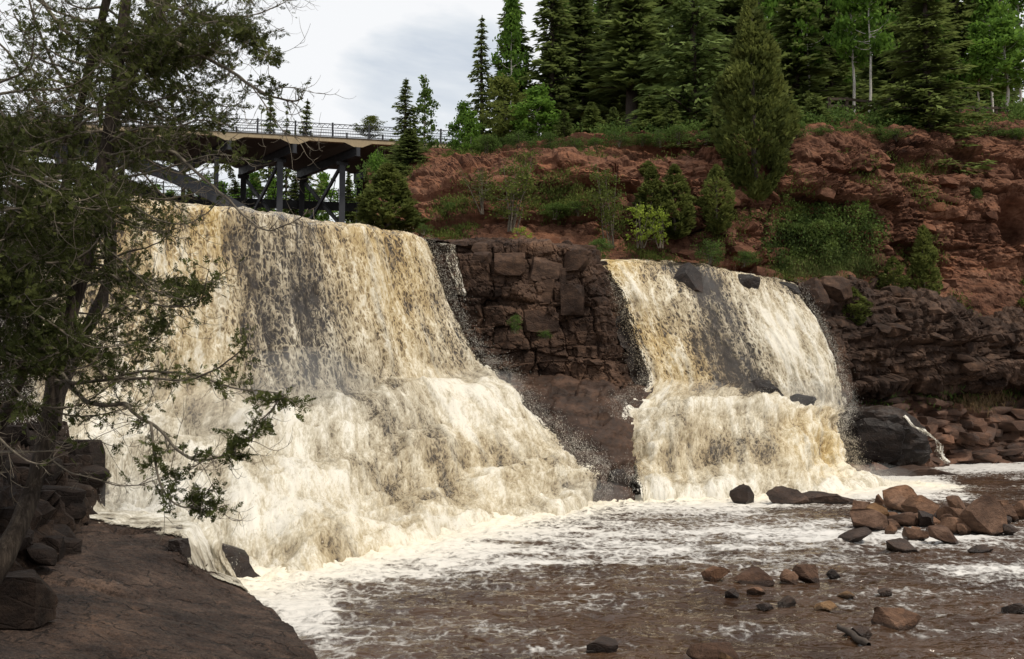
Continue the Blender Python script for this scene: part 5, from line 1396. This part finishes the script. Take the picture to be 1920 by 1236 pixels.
D_ = 9.6
tr1 = [(-30,1100,9.4),(8,1040,9.5),(40,975,9.7),(66,905,9.9),(84,840,10),(96,760,10.1),(108,690,10.2),(128,600,10.4),(152,520,10.5),(172,440,10.6),(188,350,10.7),(200,270,10.8),(214,180,10.9),(226,90,11),(238,-20,11.1),(252,-180,11.2)]
def q_(pts, Y0, Y1): return [(x, y, Y0 + (Y1 - Y0) * k / (len(pts) - 1)) for k, (x, y) in enumerate(pts)]
limbs1 = [
 (q_([(226,90),(300,72),(363,97),(427,130),(467,157),(500,177),(547,190),(568,184)], 11, 9.2), .030, .007, .08, .12, .34),
 (q_([(498,176),(527,165),(552,166),(605,177)], 9.6, 9.3), .007, .002, .07, .04, .10),
 (q_([(188,350),(250,300),(320,285),(375,330),(425,372),(475,420),(505,431),(542,421),(588,392)], 10.6, 8.6), .024, .003, .09, .08, .26),
 (q_([(470,160),(500,200),(515,225),(535,248),(567,264),(590,283),(608,275)], 9.6, 9.1), .007, .002, .09, .05, .12),
 (q_([(172,440),(235,495),(283,539),(333,559),(380,548)], 10.5, 9), .016, .004, .08, .12, .30),
 (q_([(150,520),(207,515),(250,552),(293,572),(340,575),(377,559),(393,505)], 10.4, 8.8), .016, .004, .08, .10, .28),
 (q_([(190,330),(225,362),(280,405),(340,420),(385,402),(412,372)], 10.6, 9.2), .012, .003, .08, .10, .28),
 (q_([(108,690),(135,718),(200,712),(267,709),(350,712),(417,685),(465,643)], 10.2, 8.2), .022, .005, .07, .12, .32),
 (q_([(200,712),(277,695),(367,705),(417,722),(467,732),(527,739),(560,765)], 9.6, 8.0), .015, .003, .07, .10, .28),
 (q_([(527,739),(505,775),(470,800),(430,832)], 8.2, 8.2), .008, .003, .06, .08, .22),
 (q_([(104,715),(133,725),(167,755),(220,759),(235,757),(260,782),(300,805),(337,847),(370,861),(417,856),(440,837),(480,815)], 10.1, 8.1), .026, .005, .06, .10, .30),
 (q_([(283,795),(288,830),(292,870),(302,905),(320,937),(350,951),(377,934),(400,905)], 9., 8.4), .014, .004, .06, .10, .26),
 (q_([(350,951),(390,955),(430,945)], 8.5, 8.4), .006, .003, .05, .06, .16),
 (q_([(84,850),(127,884),(173,896),(230,911),(283,904),(330,880)], 10, 9), .009, .003, .09, .08, .22),
 (q_([(-20,850),(60,847),(117,844),(173,827),(212,837)], 9.6, 9.6), .012, .003, .10, .06, .2),
 (q_([(203,712),(170,680),(110,650),(40,640),(-30,650)], 9.8, 9.2), .018, .006, .06, .14, .36),
 (q_([(128,600),(80,560),(20,540),(-40,560)], 10.4, 9.4), .018, .006, .06, .14, .36),
 (q_([(152,520),(100,470),(30,450),(-40,470)], 10.5, 9.6), .018, .006, .06, .14, .36),
 (q_([(188,350),(130,330),(60,345),(-20,380)], 10.7, 9.8), .018, .006, .06, .14, .36),
 (q_([(200,270),(260,240),(330,238),(375,225),(430,235)], 10.8, 9.6), .016, .004, .07, .12, .32),
 (q_([(190,330),(250,330),(330,310),(400,290),(470,300)], 10.7, 9.4), .016, .004, .07, .12, .34),
 (q_([(214,180),(270,140),(340,60),(420,40),(470,55)], 10.9, 9.6), .018, .004, .06, .14, .36),
 (q_([(214,180),(300,120),(380,100),(440,75),(490,95),(508,105)], 10.9, 9.4), .016, .003, .06, .12, .30),
 (q_([(363,97),(410,75),(460,60),(480,80)], 10.3, 9.6), .010, .003, .06, .10, .26),
 (q_([(214,180),(280,190),(360,170),(420,200),(455,190)], 10.9, 9.6), .014, .004, .06, .14, .34),
]
near_cedar(tr1, .098, .052, limbs1, 34, 'leaning near cedar with long drooping lichen-grey branches at the left edge, nearest trunk', nrs, (.42, .99), 1.0)
tr2 = [(94,800,10.3),(110,735,10.8),(150,640,11.6),(188,570,12.2),(207,490,12.5),(205,400,12.6),(206,300,12.6),(222,200,12.6),(262,90,12.6),(330,-30,12.5),(390,-150,12.4)]
limbs2 = [
 (q_([(70,-10),(110,45),(150,85),(185,100),(250,92)], 11.6, 11.4), .028, .010, .08, .12, .34),
 (q_([(206,300),(150,240),(60,225),(-30,215)], 12.6, 11.5), .028, .012, .08, .14, .36),
 (q_([(206,390),(140,420),(60,430),(-30,400)], 12.6, 11.5), .022, .008, .07, .14, .4),
 (q_([(262,90),(330,90),(400,60),(440,30),(480,45)], 12.6, 11.4), .020, .005, .06, .14, .38),
]
near_cedar(tr2, .085, .060, limbs2, 40, 'second near cedar standing behind the leaning one, with thick upright trunk', nrs, (.35, .99), 1.2)
tr3 = [(0,800,12.4),(50,680,11.9),(95,500,11.4),(130,320,11.4),(150,200,11.4),(185,60,11.3),(215,-60,11.2)]
limbs3 = [
 (q_([(130,320),(90,230),(30,120),(-20,60)], 11.4, 10.8), .024, .010, .07, .14, .36),
 (q_([(60,320),(30,260),(-30,150)], 11.4, 11.), .02, .010, .07, .14, .36),
 (q_([(150,200),(100,120),(60,20),(40,-60)], 11.4, 11.), .02, .010, .07, .14, .36),
]
near_cedar(tr3, .06, .045, limbs3, 36, 'thin-stemmed near cedar with bare curling twigs at the upper left corner', nrs, (.25, .99), 1.1, None)
tr4 = [(-90,1000,9.),(-70,860,9.),(-50,700,9.),(-40,520,9.),(-50,350,9.),(-60,150,9.),(-60,-60,9.)]
near_cedar(tr4, .10, .05, [], 40, 'dense near cedar whose boughs hang in from beyond the left edge', nrs, (.22, .8), 1.05, (-1.3, 1.3))
tr5 = [(430,-420,10.2),(440,-300,10.2),(450,-200,10.2)]
near_cedar([(330,-30,12.5),(400,-60,11.5),(440,-40,10.8)], .03, .02, [(q_([(400,-60),(440,-30),(465,-5),(478,2)], 11.4, 10.6), .012, .004, .05, .08, .2), (q_([(360,-40),(350,10),(400,35),(450,52)], 11.4, 10.6), .010, .003, .06, .08, .2)], 0, 'leafy cedar bough tip dipping in at the top, left of the open sky', nrs)
# ------------------------------------------------------------------ boulders and stones
def boulder(px0, px1, py0, py1, label, mat=None, seed=0, deep=.62, Y=None, sink=.22, cat='boulder', name='boulder', cuts=16, rough=.045, sub=4, rz=0.0, group=None, zbase=0.0, tilt=0.0, boxy=0.0, deep_cut=0.0):
    """stone showing between columns px0..px1, its top at row py0 and its foot at row py1"""
    Y = Y or water_Y(py1, zbase)
    w = (px1 - px0) * Y / FPX; h = (py1 - py0) * Y / FPX
    d = max(w * deep, h * .6)
    H = h * (1 + sink)
    v, f = rock_shape(seed + 100, (w, d, H), sub, cuts, rough, boxy, deep_cut)
    c = P((px0 + px1) / 2, py1, Y)
    if tilt:
        ca, sa = math.cos(tilt), math.sin(tilt)
        v = v @ np.array([[ca, 0, -sa], [0, 1, 0], [sa, 0, ca]])
    v[:, 2] -= v[:, 2].min()
    me = mesh_np(name, v, f, None, False, [mat or M_BOULD])
    o = add(name, me, None, (c[0], Y + d * .42, c[2] - h * sink))
    me.polygons.foreach_set('use_smooth', np.ones(len(me.polygons), bool))
    me.set_sharp_from_angle(angle=math.radians(18))
    return tag(o, label, cat, group)
GP = 'boulders of the rock pile at right'
PILE = [
 (1600,1634,936,968,'rounded brown boulder at the left end of the rock pile',M_BOULD),
 (1627,1670,944,974,'ochre stained boulder near the left end of the rock pile',M_BOULD2),
 (1643,1664,928,952,'small upright stone left of the big boulder topping the rock pile',M_BOULD),
 (1661,1729,911,958,'big angular boulder at the very top of the rock pile',M_BOULD),
 (1664,1725,927,962,'boulder leaning against the front of the pile-topping boulder',M_BOULD),
 (1605,1680,956,994,'long sloping slab at the lower left of the rock pile',M_BOULD),
 (1668,1728,958,990,'blocky dark brown boulder in the middle front of the rock pile',M_BOULD),
 (1706,1772,932,970,'slanted boulder right of the pile-topping boulder',M_BOULD),
 (1752,1786,946,978,'small dark boulder in the middle of the rock pile',M_WETB),
 (1776,1832,934,966,'broad tan boulder behind the largest dark-sided boulder',M_BOULD),
 (1770,1824,950,982,'brown boulder in the right middle of the rock pile',M_BOULD),
 (1724,1760,961,992,'dark grey stone in the centre of the rock pile, at its foot',M_WETB),
 (1774,1822,974,1001,'brown boulder at the foot of the pile, left of the largest boulder',M_BOULD),
 (1814,1900,930,1004,'largest boulder of the pile with a dark left face',M_BOULD),
 (1858,1902,933,962,'tan boulder behind the right shoulder of the largest boulder',M_BOULD),
 (1882,1922,949,980,'boulder at the right end of the pile near the picture edge',M_BOULD),
 (1908,1950,941,975,'boulder cut by the right picture edge beside the pile',M_BOULD),
 (1694,1746,990,1016,'flat slab standing in the water in front of the rock pile',M_BOULD),
 (1738,1766,990,1008,'small wet stone between two slabs in front of the pile',M_WETB),
 (1750,1812,998,1023,'rough brown slab in the water below the largest boulder',M_BOULD),
 (1666,1736,1015,1038,'wedge-shaped flat dark stone farthest out in front of the pile',M_WETB),
 (1578,1640,1000,1018,'low dark stone awash left of the rock pile',M_WETB),
 (1822,1866,1025,1039,'low stone awash right below the rock pile',M_WETB),
]
for k, (a, b, c, d, lab, m_) in enumerate(PILE):
    boulder(a, b, c, d, lab, m_, 300 + k, .8, None, .25, group=GP, cuts=11, boxy=0, rough=.05, deep_cut=.17, tilt=[.25, -.3, .1, -.15, .35][k % 5])
# stones filling the heart of the pile so that upper boulders rest on something
for k, (a, b, c, d) in enumerate([(1640,1700,962,985),(1700,1760,962,988),(1740,1800,960,990),(1800,1860,955,990),(1840,1900,958,985)]):
    boulder(a, b, c, d, 'buried stone wedged under the upper boulders of the rock pile', M_BOULD, 340 + k, .9, water_Y(d - 12), .3, group='stones wedged inside the rock pile')
prs = np.random.RandomState(9)
for k in range(16):
    a = prs.uniform(1612, 1900); w_ = prs.uniform(14, 34); d = prs.uniform(972, 1004); 
    boulder(a, a + w_, d - w_ * .7, d, 'small stone jammed between the boulders of the rock pile', M_BOULD if k % 4 else M_WETB, 360 + k, .9, None, .3, group='small stones in the rock pile', name='stone', cat='stone', cuts=11, rough=.06)
GW = 'stones standing in the pool'
for k, (a, b, c, d, lab, m_) in enumerate([
 (1319,1369,1063,1091,'leftmost of the row of brown stones in the pool',M_BOULD),
 (1376,1453,1069,1098,'long loaf-shaped stone in the middle of the row in the pool',M_BOULD),
 (1464,1500,1069,1096,'small stone touching the right end stone of the row in the pool',M_BOULD),
 (1490,1538,1060,1093,'angular dark stone at the right end of the row in the pool',M_BOULD),
 (1402,1439,1102,1119,'small reddish stone in the pool below the loaf-shaped stone',M_BOULD),
 (1360,1388,1105,1124,'dark wet stone left of the small reddish stone',M_WETB),
 (1552,1578,1069,1085,'small wet stone right of the row in the pool',M_WETB),
 (1573,1606,1111,1123,'flat orange stone barely above the water',M_BOULD2),
 (1532,1573,1129,1149,'orange rounded stone in the shallow water',M_BOULD2),
 (1648,1736,1146,1184,'broad rough brown stone in the lower right of the pool',M_BOULD),
 (1460,1497,1120,1140,'dark stone awash below the right end of the row',M_WETB),
 (1422,1455,1133,1145,'flat dark stone awash near the pool middle',M_WETB),
 (1294,1396,1209,1252,'big rounded boulder at the bottom edge of the picture',M_BOULD),
 (1350,1382,1226,1256,'pinkish stone resting against the big boulder at the bottom edge',M_BOULD2),
 (1588,1642,1176,1200,'half-sunken wide dark stone behind the driftwood log',M_WETB),
 (1647,1675,1104,1119,'dark wet stone alone in the right middle of the pool',M_WETB),
 (1100,1160,1200,1228,'black wet rock at the bottom of the pool, left of the big boulder',M_WETB),
 (1885,1925,1132,1152,'faint dark stone at the right edge of the pool',M_WETB),
 (1374,1420,910,946,'dark pointed rock in the foam below the right fall',M_WETB)]):
    sk = .3 if k not in (14,) else .5
    boulder(a, b, c, d, lab, m_, 400 + k, .7, None, sk, group=GW, cuts=13, deep_cut=.12, name='stone' if k != 18 else 'rock', cat='stone')
boulder(1441,1520,914,947,'black rock hump washed by foam below the right fall',M_WETB,431,.5,None,.4,name='rock',cat='rock',cuts=16,rough=.14)
boulder(1490,1612,923,946,'low black rock tail trailing right from the hump in the foam',M_WETB,433,.4,None,.5,name='rock',cat='rock',cuts=14,rough=.16)
boulder(1100,1172,775,905,'dark rock standing at the left foot of the right cascade',M_DARK,452,.6,33.0,.3,name='rock',cat='rock',cuts=16,rough=.1)
boulder(1132,1182,880,942,'low dark rock between the feet of both cascades',M_WET,453,.6,31.0,.3,name='rock',cat='rock',cuts=14,rough=.1)
boulder(1528,1772,760,878,'massive smooth dark boulder beside the right cascade, trickles over its right end',M_WET,443,.5,42.8,.12,name='boulder',cuts=12,rough=.17,sub=5,boxy=1.25)
boulder(1600,1700,780,850,'rounded bulge of dark rock leaning on the front of the massive boulder',M_WET,446,.5,42.6,.3,name='boulder',cuts=14,rough=.16)
boulder(1590,1850,874,905,'flat brown rock sheet below the massive dark boulder',M_SLAB,447,.35,40.5,.5,name='rock',cat='rock',cuts=10,rough=.09)
boulder(682,722,778,832,'dark rock corner jutting from the left cascade',M_DARK,448,.8,28.9,.3,name='rock',cat='rock',cuts=9,boxy=1.4)
boulder(1244,1340,488,568,'dark wet rock in the lip of the right fall with water around it',M_WET,449,.5,39.62,.2,name='rock',cat='rock',cuts=12,rough=.09)
boulder(1368,1432,512,576,'narrow black rock at the right part of the right fall lip',M_WET,450,.5,40.62,.2,name='rock',cat='rock',cuts=12,rough=.09)
boulder(1458,1504,526,552,'small black rock at the right end of the right fall lip',M_WET,455,.6,41.5,.2,name='rock',cat='rock',cuts=12)
boulder(384,399,402,446,'narrow black rock poking through the lip of the wide left fall',M_WET,451,.8,28.0,.2,name='rock',cat='rock',cuts=9)
boulder(1497,1566,516,590,'dark rounded rock at the left end of the ledge beside the right fall',M_DARK,454,.8,42.6,.2,name='rock',cat='rock',cuts=16,rough=.1)
boulder(1540,1610,514,560,'dark lumpy rock on the ledge right of the rounded rock',M_DARK,456,.8,43.4,.3,name='rock',cat='rock',cuts=16,rough=.1)
boulder(-46,68,1084,1174,'big square dark boulder on the ledge at the lower left edge',M_BANK,460,.8,10.1,.05,cuts=4,rough=.06,boxy=1.7)
boulder(314,352,1012,1060,'black wet rock step at the inner edge of the ledge beside the cascade',M_WET,461,.5,15.6,.3,name='rock',cat='rock',cuts=8,rough=.1,boxy=1.5)
boulder(1394,1476,712,752,'dark wet shelf rock in the middle of the right fall, above its lower tier',M_WET,463,.5,38.25,.3,name='rock',cat='rock',cuts=16,rough=.2)
boulder(1462,1536,738,764,'low dark shelf rock under the right lobe of the right fall',M_WET,464,.5,38.6,.4,name='rock',cat='rock',cuts=16,rough=.2)
for k, (a, b, c, d, Y, lab) in enumerate([(112,176,826,900,19.7,'top dark block of the stepped bank rocks beside the left cascade'),(120,178,895,966,19.0,'lowest dark block of the bank at the foot of the left cascade'),(86,146,935,996,17,'dark block in the middle of the stepped bank rocks'),(64,112,985,1024,15.4,'small dark block above the ledge, under the leaning cedar'),(30,112,1008,1068,14,'wide dark block at the foot of the bank by the leaning cedar trunk'),(96,140,870,940,18.2,'upright dark block in the upper bank rocks')]):
    boulder(a, b, c, d, lab, M_BANK, 470 + k, .9, Y, .3, name='rock', cat='rock', cuts=6, rough=.07, boxy=1.55, group='stepped rocks of the left bank')
boulder(1524,1612,596,775,'dark wet rock behind the right end of the right fall',M_DARK,466,.7,43.0,.2,name='rock',cat='rock',cuts=12,rough=.1)
boulder(-330,36,352,985,'tall dark rock wall at the left end of the wide fall, behind the near cedars',M_BANK,467,.5,24.2,.1,name='rock',cat='rock',cuts=8,rough=.08,boxy=1.6,sub=5)
# driftwood log
c = P(1602, 1196, water_Y(1205))
ln = np.stack([np.linspace(-.09, .11, 9), np.linspace(.40, -.22, 9), np.linspace(.13, .02, 9)], 1) + np.random.RandomState(3).normal(0, .012, (9, 3))
V, F_ = tubes([(ln, np.array([.02, .03, .036, .04, .042, .046, .05, .05, .03]))], 9)
tag(add('driftwood_log', mesh_np('driftwood_log', V, F_, None, True, [M_BARK]), None, (c[0], c[1], 0)), 'short brown driftwood log slanting into the pool at lower right', 'log')
# cut-away little stream over the massive boulder
SRM = [[(1690,784,42.9,.8,.1),(1700,800,42.5,.8,.1),(1722,818,42.0,.7,.1),(1752,838,41.6,.5,0),(1762,872,41.3,.5,0)],
       [(1696,780,43.6,.8,.1),(1712,802,43.0,.8,.1),(1738,820,42.4,.7,.1),(1765,842,42.2,.5,0),(1772,872,42.,.5,0)]]
DS = make_fall(SRM, 24, 90, 5, 3)
ms = mesh_np('side_stream', DS['X'] + np.array([0, -.1, .04]), grid_faces(24, 90), dict(foam=DS['foam'] + .1, amber=DS['amber'] * .2, alp=np.clip(.34 + .5 * (DS['foam'] - .4), 0, 1), flow=np.stack([DS['a'] * 1.2, DS['b'], 0 * DS['a']], 1)), True, [M_FALL])
tag(add('side_stream', ms), 'thin white stream running over the massive dark boulder at right', 'waterfall', 'river falls', 'structure')

# ---- rock blocks that can be told apart, as parts of the faces they belong to
def face_blocks(parent, X, N, n, size, mat, seed, region, out=(-.1, .18)):
    rs = np.random.RandomState(seed)
    p = X.reshape(-1, 3); px, py = to_px(p); w = region(px, py)
    ids = rs.choice(len(p), n, replace=False, p=w / w.sum())
    protos = []
    for k in range(10):
        v, f = ico(2); v = v.copy()
        r2 = np.random.RandomState(seed * 31 + k)
        h = np.clip(v * 1.62, -1, 1)                         # boxy
        for c_ in range(7):
            nn = r2.normal(size=3); nn /= np.linalg.norm(nn); d_ = r2.uniform(.7, 1.15)
            h -= np.maximum(h @ nn - d_, 0)[:, None] * nn
        h += .03 * np.stack([noise3(h * 1.7 + k), noise3(h * 1.7 + 50 + k), noise3(h * 1.7 + 90 + k)], 1)
        me = mesh_np('rock_block', h, f, None, True, [mat]); me.set_sharp_from_angle(angle=math.radians(26))
        protos.append(me)
    for i in ids:
        o = add('rock_block', protos[rs.randint(10)], parent)
        nn = N.reshape(-1, 3)[i]
        s = np.array(size) * rs.uniform(.55, 1.35, 3)
        o.location = Vector(p[i] + nn * rs.uniform(*out))
        o.rotation_euler = (rs.normal(0, .12), rs.normal(0, .14), math.atan2(nn[1], nn[0]) + math.pi / 2 + rs.normal(0, .2))
        o.scale = s
face_blocks(midc, MIDX, MIDN, 16, (.36, .30, .26), M_DARK, 1, lambda px, py: ((py > 452) & (py < 690) & (px > 860) & (px < 1120)).astype(float) , (-.26, -.1))
face_blocks(red, REDX, REDN, 150, (.55, .42, .26), M_REDBLK, 2, lambda px, py: ((py > 300) & (py < 540) & (px > 780) & (px < 1920)) * np.clip(.15 + noise3(np.stack([px / 90., py / 40., 0 * px], -1)), 0, 1), (-.34, -.1))
rk2 = [o for o in bpy.data.objects if o.name.startswith('rock_ledge')][0]
face_blocks(rk2, RWX, RWN, 70, (.5, .36, .24), M_DARK, 3, lambda px, py: ((py > 525) & (py < 712) & (px > 1520) & (px < 1920)).astype(float), (-.3, -.1))
face_blocks(rock_shore, LSX, grid_normals(LSX) * np.sign((grid_normals(LSX) @ np.array([0, -.7, .7])).mean()), 60, (.7, .5, .22), M_SLOPE, 4, lambda px, py: ((py > 745) & (py < 860) & (px > 1600) & (px < 1920)).astype(float), (-.15, .03))
nb = grid_normals(LBX); nb *= np.sign((nb @ np.array([.7, -.5, .4])).mean())
face_blocks(river_bank, LBX, nb, 60, (.30, .26, .17), M_BANK, 5, lambda px, py: ((py > 800) & (py < 1090) & (px > -20) & (px < 185)).astype(float), (-.2, -.06))
# individually traced big blocks of the outcrop face
for k, (a, b, c, d) in enumerate([(926,985,470,515),(989,1054,478,526),(868,890,470,520),(892,922,468,500),(1060,1108,466,505),(1044,1060,500,560),(1056,1098,532,590),(978,1040,520,580),(925,975,530,575),(978,1046,580,622),(860,900,520,560)]):
    Y = 36.55 + .1 * (k % 3)
    w, h = (b - a) * Y / FPX, (d - c) * Y / FPX
    v, f = rock_shape(700 + k, (1, 1, 1), 3, 5, .03)
    v = np.clip(v * 1.5, -.5, .5)
    v += .02 * np.stack([noise3(v * 4 + k), noise3(v * 4 + 60 + k), noise3(v * 4 + 20 + k)], 1)
    v[:, 0] += v[:, 2] * (.18 * math.sin(k * 2.1)); v *= (w, .9, h)
    me = mesh_np('rock_block', v, f, None, True, [M_DARK]); me.set_sharp_from_angle(angle=math.radians(28))
    pc = P((a + b) / 2, (c + d) / 2, Y)
    o = add('rock_block', me, midc, (pc[0], Y + .80 - .10 * (k % 3 == 0), pc[2])); o.rotation_euler = (.03 * math.sin(k), .05 * math.sin(3 * k), .35 * math.sin(k * 1.7))

# ---- thin sheet of water running over the shelf of the ledge
lpx, lpy = to_px(LGX)
i1 = int(np.argmax(lpy[:, 40] > 1105)); j0 = 60
RG = LGX[:i1, j0:] + np.array([0, 0, .035])
gx, gy = to_px(RG)
yb = np.interp(gx, [150, 180, 270, 340, 352, 440, 470, 520], [962, 974, 992, 1006, 1056, 1094, 1112, 1120])
sh_ = RG.shape
fl = RG.reshape(-1, 3)
al = sstep(10, -16, (gy - yb).ravel() + 22 * fbm(fl * (1.2, 2.5, 1), 3))
ff = .55 + .5 * fbm(fl * (3.0, .9, 1) + 4, 3) + .25 * sstep(-10, -45, (gy - yb).ravel())
rm = mesh_np('runoff_water', fl, grid_faces(sh_[0], sh_[1], True), dict(foam=ff, amber=np.zeros(len(fl)), alp=al, low=np.full(len(fl), .6), flow=np.stack([fl[:, 1] * .9, fl[:, 0] * .5, 0 * fl[:, 0]], 1)), True, [M_FALL])
tag(add('runoff_water', rm), 'thin streaky water running over the shelf at the inner end of the ledge', 'water', 'river falls', 'structure')
# ------------------------------------------------------------------ spray hanging in the air at the foot of the drops
def mist_mat():
    b = NB('spray_mist')
    v = b.new("ShaderNodeVolumePrincipled")
    v.inputs['Color'].default_value = (.95, .95, .93, 1)
    v.inputs['Density'].default_value = .13
    o = b.new("ShaderNodeOutputMaterial"); b.l.new(v.outputs[0], o.inputs['Volume'])
    return b.m
M_MIST = mist_mat()
for k, (px, py, Y, sx, sy, sz) in enumerate([(560, 715, 28.3, 2.1, .9, .95), (420, 760, 25.4, 1.8, .9, .8), (905, 725, 33.2, 1.5, .8, .6), (1290, 735, 36.6, 1.7, .8, .5), (1520, 745, 38.6, 1.5, .8, .7), (720, 1000, 22.6, 2.4, .9, .5), (1080, 925, 28.9, 1.6, .7, .45), (1640, 895, 36.2, 1.4, .8, .5), (300, 940, 19.6, 1.4, .9, .6)]):
    v, f = ico(3)
    v = v * (1 + .35 * fbm(v * 1.3 + 7 * k, 3))[:, None] * (sx, sy, sz)
    c = P(px, py, Y)
    o = add('mist', mesh_np('mist', v, f, None, True, [M_MIST]), None, tuple(c))
    tag(o, ['pale mist at the foot of the dark middle of the wide left drop', 'pale mist low on the left part of the wide fall', 'pale mist where the wide fall meets its right cascade', 'pale mist on the step of the right fall', 'pale mist at the right end of the right fall step', 'pale mist over the foam below the left cascade', 'pale mist at the right end of the left cascade', 'pale spray haze at the right foot of the right fall', 'pale mist over the ledge beside the left cascade'][k], 'mist', None, 'stuff')
